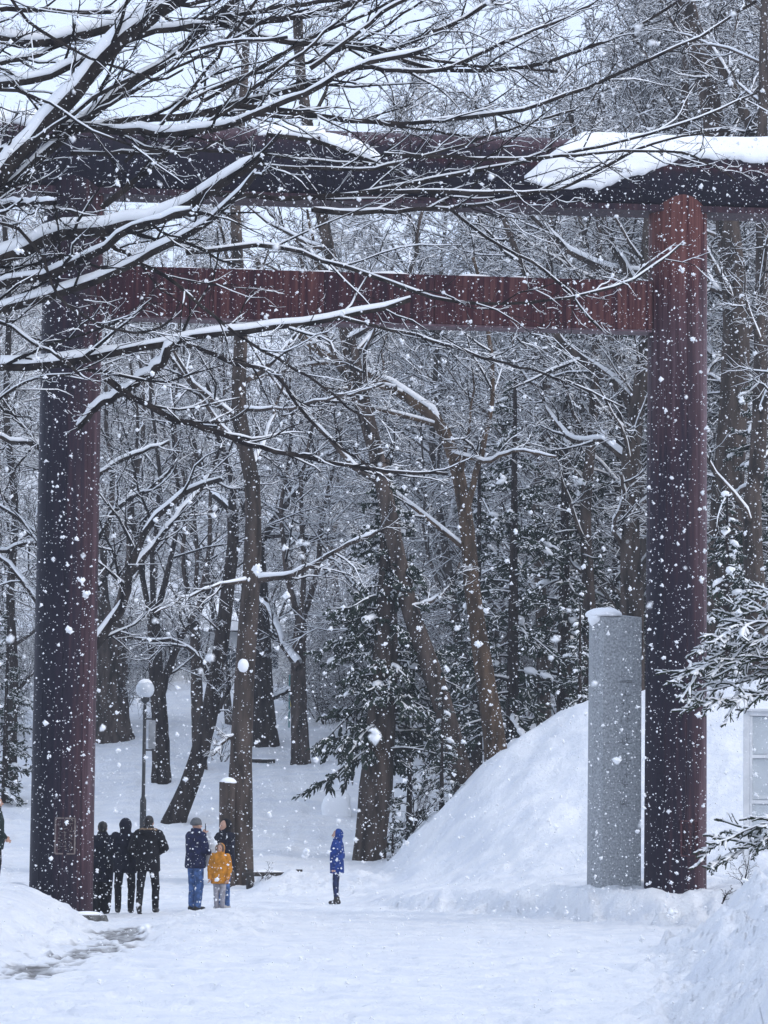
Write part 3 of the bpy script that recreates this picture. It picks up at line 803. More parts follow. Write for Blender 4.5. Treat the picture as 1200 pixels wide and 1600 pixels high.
traced('forked_tree', 'bare tree with heavy snowy limbs spreading past the left column', 82.0,
       [(106, 1345), (110, 1200), (114, 1040), (110, 900), (104, 760), (112, 620), (100, 480), (95, 340)], 52, 18,
       [([(112, 1045), (150, 1002), (188, 950), (202, 890), (236, 815), (290, 772), (345, 748)], 20, 7, -1.5), ([(196, 905), (240, 848), (280, 800), (320, 755), (345, 700)], 13, 5, 1),
        ([(110, 905), (150, 848), (185, 790), (226, 768), (272, 728)], 12, 5), ([(106, 770), (150, 742), (200, 715), (262, 690)], 10, 4),
        ([(112, 1010), (70, 960), (30, 900), (-20, 850)], 14, 6), ([(104, 760), (60, 700), (20, 690), (-40, 670)], 12, 5),
        ([(108, 600), (150, 560), (190, 500), (230, 420)], 10, 4), ([(103, 880), (60, 850), (0, 862), (-50, 850)], 10, 5)],
       seed=15, lv=LV_MID, trunk_kids=10, cover=1.15)
traced('snag_tree', 'broad bare tree with a snowy elbowed limb behind the tall straight tree', base_at(414, 1160),
       [(414, 1160), (410, 1060), (408, 960), (404, 870)], 42, 22,
       [([(404, 880), (412, 840), (432, 808), (458, 775), (482, 742), (492, 705)], 17, 8), ([(478, 748), (505, 715), (530, 700), (560, 690)], 9, 4),
        ([(460, 775), (445, 750), (430, 735)], 9, 5), ([(492, 710), (480, 660), (500, 610), (520, 560)], 8, 3),
        ([(408, 840), (450, 838), (500, 842), (540, 838)], 8, 4), ([(404, 870), (390, 820), (370, 770), (350, 720)], 10, 4),
        ([(412, 1100), (440, 1085), (455, 1078), (470, 1060)], 8, 4)],
       seed=16, lv=LV_MID, trunk_kids=5, cover=1.2)
traced('thick_tree', 'thick straight trunk standing up the slope between house and cedar', base_at(470, 1192),
       [(470, 1192), (467, 1100), (466, 1040), (470, 970)], 33, 20, bark=BARKG, seed=17, lv=LV_MID, trunk_kids=3, trunk_t0=.5,
       limbs=[([(470, 975), (450, 900), (440, 800), (455, 680), (450, 560)], 11, 3), ([(470, 975), (495, 900), (505, 800), (530, 690), (540, 560)], 11, 3), ([(470, 980), (475, 880), (470, 760), (490, 640), (480, 480)], 10, 3), ([(466, 1045), (440, 1000), (425, 960), (400, 930)], 14, 5)])
traced('thick_tree', 'thick dark trunk right beside the lamp globe', base_at(252, 1222),
       [(252, 1222), (250, 1130), (244, 1050), (240, 975)], 31, 20, seed=18, lv=LV_MID, trunk_kids=3, trunk_t0=.5,
       limbs=[([(240, 980), (222, 900), (205, 790), (215, 670), (200, 540)], 11, 3), ([(240, 980), (262, 890), (280, 790), (270, 660), (290, 520)], 11, 3), ([(241, 985), (238, 880), (250, 760), (235, 620), (245, 470)], 10, 3), ([(248, 1090), (265, 1040), (280, 1000), (310, 960), (330, 900)], 16, 6)])
traced('thick_tree', 'grey trunk between the lamp and the leaning dark tree', base_at(312, 1200),
       [(312, 1200), (308, 1100), (306, 1020), (303, 960)], 24, 15, bark=BARKG, seed=19, lv=LV_MID, trunk_kids=3, trunk_t0=.5,
       limbs=[([(303, 965), (285, 880), (290, 770), (270, 640), (280, 500)], 9, 3), ([(303, 965), (325, 870), (330, 750), (350, 620), (340, 470)], 9, 3), ([(304, 970), (308, 860), (300, 740), (315, 600)], 8, 3)])
traced('thin_tree', 'slim bare tree standing alone outside the left column', base_at(18, 1232),
       [(18, 1232), (18, 1150), (22, 1050), (16, 930), (24, 800), (10, 650), (14, 480), (5, 320)], 17, 8, seed=20, lv=LV_MID, trunk_kids=11, trunk_t0=.15)
traced('broad_tree', 'massive brown trunk half hidden by the left column up the slope', base_at(178, 1152),
       [(178, 1152), (174, 1090), (176, 1020), (172, 960)], 62, 40, bark=BARKG, seed=21, lv=LV_MID, trunk_kids=6, trunk_t0=.3,
       limbs=[([(170, 970), (160, 880), (175, 760), (165, 620), (180, 480)], 14, 4), ([(176, 970), (200, 890), (205, 780), (225, 660), (215, 520)], 14, 4), ([(165, 970), (140, 880), (130, 760), (145, 640)], 13, 4)])
# right hand wood, rooted behind the embankment
traced('twin_limb_tree', 'bare tree with snow-plastered slanting limbs seen under the top beam', 92.0,
       [(985, 1080), (988, 960), (984, 840), (985, 720), (1000, 610), (1012, 500), (1010, 400), (1020, 280)], 44, 16,
       [([(996, 640), (950, 588), (905, 560), (865, 520), (838, 460), (800, 380), (770, 300)], 18, 8, -1.5), ([(1010, 470), (975, 415), (945, 350), (925, 290), (890, 180)], 15, 7, -1.),
        ([(1005, 430), (950, 420), (900, 400), (865, 370), (820, 320), (780, 220)], 12, 5, -.5), ([(985, 720), (940, 690), (900, 690), (860, 650), (840, 600)], 12, 5),
        ([(985, 870), (960, 830), (975, 780), (970, 740)], 8, 5)], bark=BARKG, seed=22, lv=LV_MID, trunk_kids=10, cover=1.3)
traced('ridged_tree', 'big ridged grey trunk rising just beyond the right column', 90.0,
       [(1128, 1080), (1130, 930), (1135, 800), (1145, 650), (1150, 500), (1140, 380), (1125, 260), (1110, 160), (1085, 60), (1065, -20)], 62, 30,
       [([(1150, 330), (1185, 240), (1165, 180), (1130, 110), (1090, 40)], 24, 12, -1), ([(1146, 560), (1180, 500), (1230, 460), (1280, 440)], 14, 7),
        ([(1150, 480), (1125, 430), (1100, 390), (1080, 340)], 10, 5, -1.), ([(1135, 790), (1170, 760), (1220, 740)], 12, 5),
        ([(1128, 270), (1180, 200), (1200, 130), (1190, 60)], 16, 8)], bark=BARKG, tsnow=.9, seed=23, lv=LV_MID, trunk_kids=11, cover=1.3)
for k, (px, D, top, w, sd) in enumerate([(925, 96, 560, 26, 24), (850, 100, 500, 22, 25), (1060, 98, 300, 30, 26), (1185, 86, 150, 40, 27)]):
    traced('embankment_tree', ['brown trunk between stone pillar and dark conifers behind embankment', 'thin trunk among the dark conifers behind embankment', 'trunk hidden mostly by the right column', 'stout trunk beyond the notice board'][k],
           float(D), [(px, 1110), (px - 4, 950), (px - 10, 800), (px + 2, 650), (px + 8, top - 80), (px + 14, top - 300)], w, 9, bark=BARKG, seed=sd, lv=LV_MID, trunk_kids=10, trunk_t0=.2)

# stump beside the tall tree
stp = P(353, 1372, D2 - .5)
stump = thing('tree_stump', 'tall cut stump leaning on the tall tree, snow on top', 'stump', (stp[0], stp[1], gz(stp[0], stp[1]) - .1))
hs = P(353, 1222, D2 - .5)[2] - stump.location.z
MB().lathe([(.24, -.2), (.2, .3), (.17, hs * .6), (.18, hs)], 16).build('trunk', BARKG, stump, True)
blob('snow_cap', .02, 0, hs - .01, .19, .19, .12, stump, seed=12, rough=.05)
kn = P(380, 1040, D2 - .42)
b_ = blob('snow_cap', 0, 0, 0, .12, .12, .15, None, seed=13, flatb=False, rough=.06)
tt = [o for o in COL.objects if o.name == 'tall_tree'][0]
b_.parent = tt; b_.location = Vector(kn) - tt.location

# ------------------------------------------------------------------ the wood on the hillside: a few kinds, many trees
def wood_tree(seed, H, r0):
    T = Tree(seed); rng = T.rng; n = 9
    pts = np.zeros((n, 3)); dirn = np.array([rng.normal(0, .06), rng.normal(0, .06), 1.])
    for k in range(1, n):
        dirn = dirn + np.array([rng.normal(0, .07), rng.normal(0, .07), 0]); pts[k] = pts[k - 1] + dirn / np.linalg.norm(dirn) * H * .82 / (n - 1)
    pts[0, 2] = -.6
    tp, tr = trunk_arr(pts, r0, r0 * .25, 18, True, rng); T.put(tp, tr, 'trunk', .6, S=8)
    p, r = kids(tp, tr, 15, (.24, .42), (.45, 1.05), rng, 8, t0=.1, rise=.05, wob=.13, rk=.5, rmin=.03, rtip=.25)
    T.put(p, r, 'trunk', 1.5, S=5, k=.8)
    p, r = kids(p, r, 8, (.28, .5), (.5, 1.1), rng, 5, t0=.15, rise=.04, wob=.18, rmin=.018); T.put(p, r, 'crown', 1.6, S=3, k=.9)
    p, r = kids(p, r, 7, (.35, .6), (.5, 1.2), rng, 4, t0=.1, rise=.02, wob=.22, rmin=.013); T.put(p, r, 'crown', 1.7, S=3, k=1., extra=.003)
    p, r = kids(p, r, 7, (.4, .8), (.4, 1.2), rng, 2, t0=.1, wob=.25, rmin=.0075, rtip=.6); T.put(p, r, 'crown', 1.8, S=3, k=1.1, extra=.004)
    root = thing('woodland_tree', 'bare snow-dusted tree in the far hillside wood beyond the gate', 'tree', (0, 0, 0), 0, 'bare trees of the far hillside wood')
    return T.build(root, BARKF, TWIGF)

protos = [wood_tree(101 + k, H, r) for k, (H, r) in enumerate([(19, .17), (22, .2), (17, .15), (24, .21), (20, .16)])]
rng = np.random.default_rng(77); spots = []
tries = 0
while len(spots) < 92 and tries < 9000:
    tries += 1
    y = rng.uniform(112, 235) if len(spots) < 74 else rng.uniform(98, 125); x = rng.uniform(-1, 1) * (y * .108 * 1.25 + 2)
    px = 600 + x / y * F
    if y < 126 and -40 < px < 620: continue
    if y < 158 and y > 140 and abs(x - hx[0]) < 5.0: continue
    if len(spots) >= 74 and x < 1: continue
    if any((x - a) ** 2 + (y - b) ** 2 < (2.4 if y > 150 else 2.0) ** 2 for a, b in spots): continue
    spots.append((x, y))
for k, (x, y) in enumerate(spots):
    pr = protos[k % 5]
    o = pr if k < 5 else copy_tree(pr)
    o.location = (x, y, gz(x, y) - .1); o.rotation_euler = (0, 0, rng.uniform(0, 6.28)); s_ = rng.uniform(.85, 1.2) if k < 74 else rng.uniform(1.15, 1.45); o.scale = (s_, s_, s_)
    if k >= 74:
        o['label'] = 'tall bare snowy tree standing among the conifers behind the embankment'; o['group'] = 'tall bare trees behind the embankment'
    elif x < hx[0] - 3:
        o['label'] = 'bare snow-dusted hillside tree far behind the lamp and the left column'; o['group'] = 'bare hillside trees on the lamp side'
    else:
        o['label'] = 'bare snow-dusted tree in the far hillside wood behind cedar and curved tree'; o['group'] = 'bare trees of the far hillside wood'

# undergrowth on the slope: bushy bare shrubs
def bush(seed, h):
    T = Tree(seed); rng = T.rng; n = 9; ps = []
    for k in range(n):
        d = np.array([rng.normal(0, .45), rng.normal(0, .45), 1.]); d /= np.linalg.norm(d); q_ = [np.array([rng.normal(0, .1), rng.normal(0, .1), -.25])]
        for _ in range(8): q_.append(q_[-1] + d * h / 8); d = d + rng.normal(0, .1, 3); d /= np.linalg.norm(d)
        ps.append(np.array(q_))
    p = np.array(ps); r = np.repeat(np.linspace(.03, .01, 9)[None], n, 0); T.put(p, r, 'trunk', .9, S=5)
    T.twigs(p, r, [dict(n=9, L=(.25, .5), ang=(.5, 1.1), Pn=5, rmin=.01, rise=.03), dict(n=6, L=(.35, .7), ang=(.5, 1.2), Pn=3, rmin=.008), dict(n=4, L=(.4, .8), ang=(.5, 1.1), Pn=2, rmin=.0065, rtip=.6)], 1.6)
    return T.build(thing('bare_shrub', 'bushy bare shrub frosted with snow in the undergrowth of the slope', 'shrub', (0, 0, 0), 0, 'bare shrubs in the undergrowth'), TWIG, TWIG)
bushes = [bush(501, 3.6), bush(502, 4.6)]; rng = np.random.default_rng(55); k = 0
for _ in range(400):
    if k >= 44: break
    y = rng.uniform(118, 150); x = rng.uniform(-1, .5) * (y * .108 * 1.15)
    if 262 < 600 + x / y * F < 460 and rng.random() < .8: continue
    if y < 124 and rng.random() < .6: continue
    o = bushes[k % 2] if k < 2 else copy_tree(bushes[k % 2]); k += 1
    o.location = (x, y, gz(x, y) - .05); o.rotation_euler = (0, 0, rng.uniform(0, 6.28)); s_ = rng.uniform(.6, 1.15); o.scale = (s_, s_, s_)

# ------------------------------------------------------------------ overhanging tree: stands left of the frame, boughs in front of the gate
FGD = 50.0
T = Tree(5); rng = T.rng
tb = P(-330, 1400, FGD); tz = gz(tb[0], tb[1])
tp, tr = trunk_arr([(tb[0], tb[1], tz - .4), (tb[0] + .1, tb[1], 3), (tb[0] - .1, tb[1] + .2, 6.5), (tb[0] + .2, tb[1] + .1, 10), (tb[0] + .3, tb[1] - .2, 14), (tb[0] + .1, tb[1], 17)], .42, .16, 24, True, rng)
T.put(tp, tr, 'trunk', .7, S=14)
BO = [  # pixel polyline, diameter at start and end (px), snow cover, depth drift (m)
 ([(-20, 64), (60, 68), (120, 58), (200, 33), (260, 10), (330, -30)], 17, 11, 1.5, .5),
 ([(-60, 340), (0, 275), (77, 190), (110, 157), (153, 100), (213, 43), (273, 2), (340, -50)], 27, 20, 1.6, -.5),
 ([(-40, 340), (7, 293), (83, 230), (127, 190), (213, 127), (267, 87), (367, 3), (430, -50)], 17, 12, .9, .3),
 ([(115, 205), (200, 187), (300, 180), (400, 155), (500, 128), (600, 85), (720, 30), (800, -20)], 12, 6, .7, 1.0),
 ([(60, 195), (160, 203), (260, 208), (340, 200), (400, 178), (470, 148), (560, 105), (660, 80)], 12, 6, 1.5, -.8),
 ([(235, 45), (270, 40), (330, 33), (400, 32), (480, 25), (570, 0)], 13, 8, .7, .8),
 ([(-10, -20), (50, 40), (130, 85), (210, 115), (250, 125), (285, 108)], 7, 3, .5, -1.0),
 ([(-10, 140), (80, 163), (135, 200), (200, 225), (300, 240), (330, 222)], 7, 3, .5, -1.2),
 ([(-10, 102), (60, 85), (110, 65), (170, 30), (220, -20)], 10, 5, .9, .6),
 ([(-10, 136), (70, 122), (130, 92), (200, 65), (265, 45), (330, 40)], 13, 8, 1.5, 0),
 ([(-10, 412), (70, 376), (150, 362), (230, 347), (300, 316), (350, 284), (410, 250)], 24, 13, 1.7, -.8),
 ([(-10, 450), (80, 427), (150, 394), (200, 362), (245, 345), (300, 330)], 16, 8, 1.7, -1.4),
 ([(-10, 487), (90, 460), (190, 422), (260, 386), (320, 348), (362, 314), (400, 270)], 15, 8, 1.6, -1.),
 ([(-20, 577), (60, 573), (140, 560), (260, 536), (330, 522), (440, 511), (530, 496), (640, 470)], 17, 6, 1.6, .2),
 ([(275, 534), (245, 575), (200, 608), (150, 640), (120, 670)], 13, 8, 1.6, .5),
 ([(290, 537), (370, 568), (430, 585), (470, 640), (520, 690), (590, 740)], 7, 3, .7, -.5),
 ([(-5, 345), (60, 395), (75, 430), (100, 475), (140, 500), (200, 520), (240, 515), (268, 500)], 7, 3, .4, -2.),
 ([(100, 320), (200, 400), (270, 440), (330, 490), (400, 540), (500, 600), (560, 650)], 7, 3, .4, -1.5),
 ([(165, 592), (250, 645), (340, 675), (400, 700), (480, 715), (600, 735), (700, 740)], 10, 4, .6, .4),
 ([(-10, 505), (50, 535), (95, 560), (130, 590)], 9, 4, .6, -.8),
 ([(-10, 325), (85, 316)], 9, 6, 1.9, -1.2),
 ([(320, 300), (440, 310), (560, 302), (700, 275), (830, 252), (950, 225), (1080, 190), (1190, 140)], 8, 3, .8, 1.),
 ([(360, 165), (500, 182), (620, 192), (760, 182), (880, 150), (1000, 100), (1120, 40), (1180, 0)], 8, 4, .8, .5),
 ([(330, 33), (430, 62), (560, 76), (700, 110), (850, 98), (1000, 40), (1090, -20)], 8, 4, .8, 1.2),
 ([(290, 395), (430, 385), (560, 425), (700, 470), (850, 470), (980, 440), (1070, 380)], 7, 3, 1., 1.),
 ([(420, 210), (520, 230), (640, 280), (760, 370), (860, 430), (940, 520)], 7, 3, .8, 1.5),
 ([(560, 300), (700, 300), (800, 302), (870, 296), (930, 268), (990, 238), (1060, 212), (1140, 205)], 7, 3, .8, 1.5),
 ([(600, 240), (760, 248), (860, 246), (960, 238), (1070, 240), (1150, 280)], 6, 3, .8, 1.),
 ([(560, 105), (680, 110), (800, 60), (900, 20), (980, -30)], 7, 3, .9, 1.),
 ([(370, 250), (450, 260), (560, 265), (680, 240), (800, 200), (900, 170)], 6, 3, .8, .5),
 ([(530, 496), (640, 520), (760, 560), (870, 590), (980, 640)], 5, 2.5, .7, .8),
 ([(-20, 20), (80, 15), (180, 20), (300, 5), (420, -25)], 9, 5, .8, 1.),
 ([(-20, 240), (60, 215), (150, 150), (230, 115), (330, 70), (450, 60)], 9, 4, .8, -1.),
 ([(-30, 640), (20, 610), (60, 590), (110, 585)], 7, 3, 1., -.5),
]
for _ in range(14):      # further boughs of the same tree, sweeping up to the right
    x0, y0 = rng.uniform(-20, 520), rng.uniform(-20, 330); q_ = [(x0, y0)]; sl_ = rng.uniform(-.75, .25)
    for _k in range(6):
        sl_ += rng.normal(-.02, .12); q_.append((q_[-1][0] + rng.uniform(55, 95), q_[-1][1] + sl_ * 75))
    BO.append((q_, rng.uniform(5, 10), 3, rng.uniform(.4, 1.0), rng.uniform(-1.2, 1.2)))
gs = FGD / F; groups = {}
for poly, a, b, cov, e in BO:
    n = len(poly)
    lp = [P(x, y, FGD + e * (k / (n - 1)) * 1.6) for k, (x, y) in enumerate(poly)]
    if poly[0][0] <= 0:     # carry the bough back to the trunk outside the frame
        z0 = lp[0][2]; za = max(4.5, z0 - 1.0)
        lp = [np.array([tb[0] + .15, tb[1], za - .6]), np.array([(tb[0] * .45 + lp[0][0] * .55), tb[1] + .05, za * .45 + z0 * .55])] + lp
    p, r = trunk_arr(lp, a * gs * .58, b * gs * .58, 24, False, rng)
    r = np.maximum(r, .012)
    p = p + rng.standard_normal(p.shape) * .012
    T.put(p, r, 'trunk', cov, S=8, snowS=8, k=.95 if cov > 1.2 else .5, fixed=cov - .45)
    groups.setdefault(cov > 1.2, []).append((p, r))
for big, lst in groups.items():
    p = np.concatenate([x for x, _ in lst]); r = np.concatenate([x for _, x in lst])
    T.twigs(p, r, [dict(n=10, L=(.12, .32), ang=(.3, .95), Pn=7, rise=.02, wob=.17, rmin=.0085, rk=.5, t0=.12, flat=.2, cover=.8),
                   dict(n=5, L=(.25, .58), ang=(.35, 1.0), Pn=4, rise=.03, wob=.26, rmin=.0048, t0=.1, cover=.75),
                   dict(n=3, L=(.25, .6), ang=(.35, 1.0), Pn=3, wob=.35, rise=.03, rmin=.0038, t0=.15, cover=.75)])
root = thing('overhanging_tree', 'dark bare tree whose snow-laden boughs hang in front of the gate', 'tree', (tb[0], tb[1], tz))
T.build(root, BARK, TWIG)
for c in root.children: c.data.transform(Matrix.Translation((-tb[0], -tb[1], -tz)))

# ------------------------------------------------------------------ evergreens
def conifer(seed, H, r0, clear, spread, nb, name, label, droop=.35, bark=None, lean=(0, 0), bend=0., group=None, foliage=None, snowy=1.0, hang=.45, cat='tree', w0=.03, top=1., taper=.8):
    T = Tree(seed); rng = T.rng
    zz = np.linspace(-.4, H, 12); tt = np.clip(zz / H, 0, 1)
    pts = np.stack([lean[0] * zz + bend * np.sin(tt * 3.0), lean[1] * zz, zz], 1)
    tp, tr = trunk_arr(pts, r0, r0 * .2, 20, False, rng, taper); T.put(tp, tr, 'trunk', .5, S=12, snow=False)
    fol = Geo()
    t = clear / H + (1 - clear / H) * (np.arange(nb) + rng.uniform(0, 1, nb)) / nb
    f = t * 19; i = np.clip(f.astype(int), 0, 18); fr = (f - i)[:, None]
    pos = tp[0, i] * (1 - fr) + tp[0, i + 1] * fr
    a = rng.uniform(0, 6.28, nb); ln = spread * (1.02 * top - .85 * ((t - clear / H) / (1 - clear / H)) ** 1.3) * rng.uniform(.6, 1.1, nb)
    Pn = 7; p = np.empty((nb, Pn, 3)); p[:, 0] = pos
    d = np.stack([np.cos(a), np.sin(a), rng.uniform(-.25, .25, nb)], 1)
    for k in range(1, Pn):
        p[:, k] = p[:, k - 1] + nrm(d) * (ln / (Pn - 1))[:, None]; d[:, 2] -= droop / 3 * (1 if k < 5 else -.6); d = d + rng.standard_normal(d.shape) * .07
    r = np.clip(ln * .018, .012, .06)[:, None] * np.linspace(1, .3, Pn)[None]
    T.put(p, r, 'crown', 1.5 * snowy, S=4, extra=.02 * snowy)
    p2, r2 = kids(p, r, 9, (.22, .42), (.6, 1.15), rng, 5, t0=.12, rise=-.05, wob=.1, rmin=.008, flat=.75)
    T.put(p2, r2, 'crown', 1.25 * snowy, S=3, extra=.028 * snowy)
    p3, r3 = kids(p2, r2, 9, (.35, .6), (.35, 1.0), rng, 3, t0=.05, rise=-hang, wob=.12, rmin=.006, flat=.5)
    w = rng.uniform(.7, 1.3, (len(p3), 1)) * w0 * np.array([[.6, 1., .12]])
    fol.add(*tube_arrays(p3, w, 3))
    sel = rng.random(len(p3)) < .42 * snowy
    snow_tubes(T.snow, p3[sel], w[sel] * .7, 3, rng, 1.1 * snowy)
    wb = np.repeat((np.array([.6, 1, 1, .8, .3]) * w0 * 1.1)[None], len(p2), 0); fol.add(*tube_arrays(p2, wb, 3))
    # loaves of snow resting on the boughs
    m = max(4, int(nb * .45 * snowy)); ii = rng.integers(0, nb, m); jj = rng.integers(2, Pn - 1, m)
    c = p[ii, jj] + np.array([0, 0, .06]); dd = nrm(p[ii, jj + 1] - p[ii, jj - 1]); L_ = rng.uniform(.15, .42, m)
    lo = np.stack([c + dd * (L_ * s_)[:, None] for s_ in (-.5, -.38, -.1, .2, .42, .5)], 1); lo[:, :, 2] -= np.array([.08, .0, 0, 0, .02, .1])
    rr = rng.uniform(.06, .15, (m, 1)) * np.array([[.1, .7, 1, .95, .65, .1]])
    T.snow.add(*tube_arrays(lo, rr, 7, rz=rr * .7))
    root = thing(name, label, cat, (0, 0, 0), 0, group)
    T.build(root, bark or BARK, TWIG)
    tag(obj('foliage', fol.mesh('foliage'), foliage or NEEDLE, root), kind='stuff')
    return root

cb = hit(576, 1345)
ced = conifer(201, 9.8, .43, 2.75, 2.2, 92, 'cedar_tree', 'thick-trunked cedar with drooping snowy sprays behind the child in blue', bark=BARKG, lean=(.03, 0), bend=.2, hang=.85, taper=1.6, w0=.036)
ced.location = (cb[0], cb[1], cb[2])
c3 = conifer(202, 9.5, .2, .8, 2.1, 58, 'conifer_tree', 'tall dark snowy conifer behind the curved brown tree', hang=.4)
c4 = conifer(203, 5.0, .12, .5, 1.15, 34, 'conifer_tree', 'small snowy conifer at the foot of the slanting tree', hang=.5, w0=.026)
def put(o, px, py, D, sc=1., rz=0., dz=-.2, label=None):
    p = P(px, py, D); o.location = (p[0], D, gz(p[0], D) + dz); o.scale = (sc, sc, sc); o.rotation_euler = (0, 0, rz)
    if label: o['label'] = label
    return o
put(c3, 800, 1200, 93, 1.05, .4)
put(c4, 690, 1240, 85, .62, 0)
for (src, px, D, sc, rz, lb) in [
    (c3, 880, 97, 1.15, 2.0, 'broad dark conifer behind the embankment, next to the stone pillar'),
    (c3, 965, 103, 1.25, 4.0, 'dark conifer crowded behind the gap between stone pillar and trunks'),
    (c3, 745, 100, .95, 5.2, 'dark conifer showing between slanting tree and curved tree'),
    (c3, 1180, 88, .85, 1.1, 'snow-heavy conifer standing behind the notice board'),
    (c4, 1075, 84, 1.0, 3.0, 'small conifer hidden behind the right column'),
    (c4, 905, 81.8, .55, 1.3, 'little snowy conifer on the embankment top by the stone pillar'),
    (c4, 1135, 82, .9, 4.4, 'little conifer on the embankment top between column and notice board'),
    (c3, 8, 104, .62, .7, 'dark conifer beyond the slim tree outside the left column'),
    (c4, 640, 92, .9, 2.2, 'small conifer filling the gap right of the cedar'),
    (c4, 615, 84.5, .35, 5.2, 'knee-high conifer at the foot of the cedar')]:
    put(copy_tree(src), px, 1200, D, sc, rz, label=lb)

# fir outside the frame on the right whose boughs reach in front of the column
T = Tree(301); rng = T.rng; fol = Geo()
fx = P(1330, 1400, 58.5); fzg = gz(fx[0], fx[1])
tp, tr = trunk_arr([(fx[0], fx[1], fzg - .4), (fx[0], fx[1], fzg + 3), (fx[0] + .05, fx[1], fzg + 6.5)], .13, .03, 14, True, rng); T.put(tp, tr, 'trunk', .5, S=9)
FB = [[(1330, 1060), (1270, 1010), (1200, 972), (1150, 985), (1098, 1012)], [(1330, 1075), (1250, 1030), (1180, 1030), (1120, 1035), (1062, 1060)],
      [(1330, 1110), (1260, 1080), (1200, 1085), (1150, 1090), (1090, 1100)], [(1330, 1010), (1280, 960), (1230, 930), (1190, 925), (1160, 935)],
      [(1330, 1300), (1270, 1285), (1210, 1285), (1160, 1300), (1104, 1330)], [(1330, 1330), (1280, 1315), (1230, 1310), (1180, 1320), (1120, 1345)],
      [(1330, 1380), (1280, 1375), (1240, 1375), (1200, 1385)], [(1330, 1040), (1260, 990), (1200, 1000), (1140, 1015), (1085, 1040)], [(1330, 1090), (1260, 1055), (1190, 1058), (1130, 1075), (1075, 1085)], [(1330, 1020), (1280, 985), (1230, 955), (1180, 955), (1125, 975)], [(1330, 950), (1290, 900), (1250, 880), (1220, 890)]]
ps = []
for k, b in enumerate(FB):
    lp = [P(x, y, 58.5 + (-.9 + .17 * k) * j / 4) for j, (x, y) in enumerate(b)]
    p, r = trunk_arr(lp, .028, .008, 12, False, rng); T.put(p, r, 'trunk', 1.4, S=5, extra=.02); ps.append((p, r))
p = np.concatenate([x for x, _ in ps]); r = np.concatenate([x for _, x in ps])
p2, r2 = kids(p, r, 18, (.16, .34), (.5, 1.0), rng, 6, t0=.2, rise=-.04, wob=.09, rmin=.006, flat=.8); T.put(p2, r2, 'crown', 2., S=4, extra=.045, k=1.0)
p3, r3 = kids(p2, r2, 9, (.2, .42), (.5, 1.0), rng, 3, t0=.05, rise=-.12, wob=.1, rmin=.005, flat=.7); T.put(p3, r3, 'crown', 1.9, S=4, extra=.03, k=1.1)
for q_, r_ in ((p2, .016), (p3, .014)):
    w = np.repeat((np.linspace(1, .5, q_.shape[1]) * r_)[None], len(q_), 0); o_ = np.zeros_like(q_); o_[..., 2] = -.012; fol.add(*tube_arrays(q_, w, 4, o_))
p4, r4 = kids(p3, r3, 2, (.03, .055), (.6, 1.2), rng, 3, t0=.02, rmin=.004, by_len=False, rtip=.5, rise=-.15)
fol.add(*tube_arrays(p4, np.maximum(r4, .005), 3))
root = thing('fir_tree', 'fir with snow-laden boughs reaching in front of notice board and right column', 'tree', (fx[0], fx[1], fzg))
T.build(root, BARK, TWIG); tag(obj('foliage', fol.mesh('foliage'), FIRN, root), kind='stuff')
for c in root.children: c.data.transform(Matrix.Translation((-fx[0], -fx[1], -fzg)))

# bare saplings and shrubs in the snow
def sapling(px, py, h, label, seed, lean=0., D=None, n=4, name='bare_sapling'):
    b = hit(px, py) if D is None else P(px, py, D)
    T = Tree(seed); rng = T.rng; ps = []
    for k in range(n):
        d = np.array([lean + rng.normal(0, .35), rng.normal(0, .3), 1.]); l = h * rng.uniform(.6, 1.1)
        q_ = np.stack([d / np.linalg.norm(d) * l * t_ + np.array([0, 0, -.15]) + rng.normal(0, .03, 3) * t_ for t_ in np.linspace(0, 1, 8)])
        ps.append(q_)
    p = np.array(ps); r = np.repeat(np.linspace(.014, .005, 8)[None], n, 0)
    T.put(p, r, 'trunk', .7, S=5)
    T.twigs(p, r, [dict(n=7, L=(.25, .5), ang=(.4, .9), Pn=5, rise=.02, rmin=.005), dict(n=4, L=(.3, .6), ang=(.4, 1.), Pn=3, rmin=.004)], .9)
    root = thing(name, label, 'shrub', tuple(b)); return T.build(root, TWIG, TWIG)
sapling(392, 1388, .85, 'thin bare sapling leaning over the low rail', 401, .9, n=3)
sapling(610, 1330, 1.1, 'bare twiggy shrub between cedar trunk and embankment', 402, .2, n=6)
sapling(1160, 1392, .8, 'thin bare stem rising under the fir bough', 403, -.3, D=55., n=2)
sapling(1140, 1110, 1.2, 'bare shrub on embankment beside the notice board', 404, -.4, D=80.5, n=6)
sapling(645, 1290, 1.6, 'bare shrub with long twigs behind the foot of the embankment', 405, .3, D=84., n=8)
sapling(345, 1190, 1.2, 'bare shrub below the leaning dark tree', 406, .2, n=5)
sapling(1128, 1397, .28, 'tiny bare twig sticking out of the bank by the right column', 407, .4, D=56., n=2)

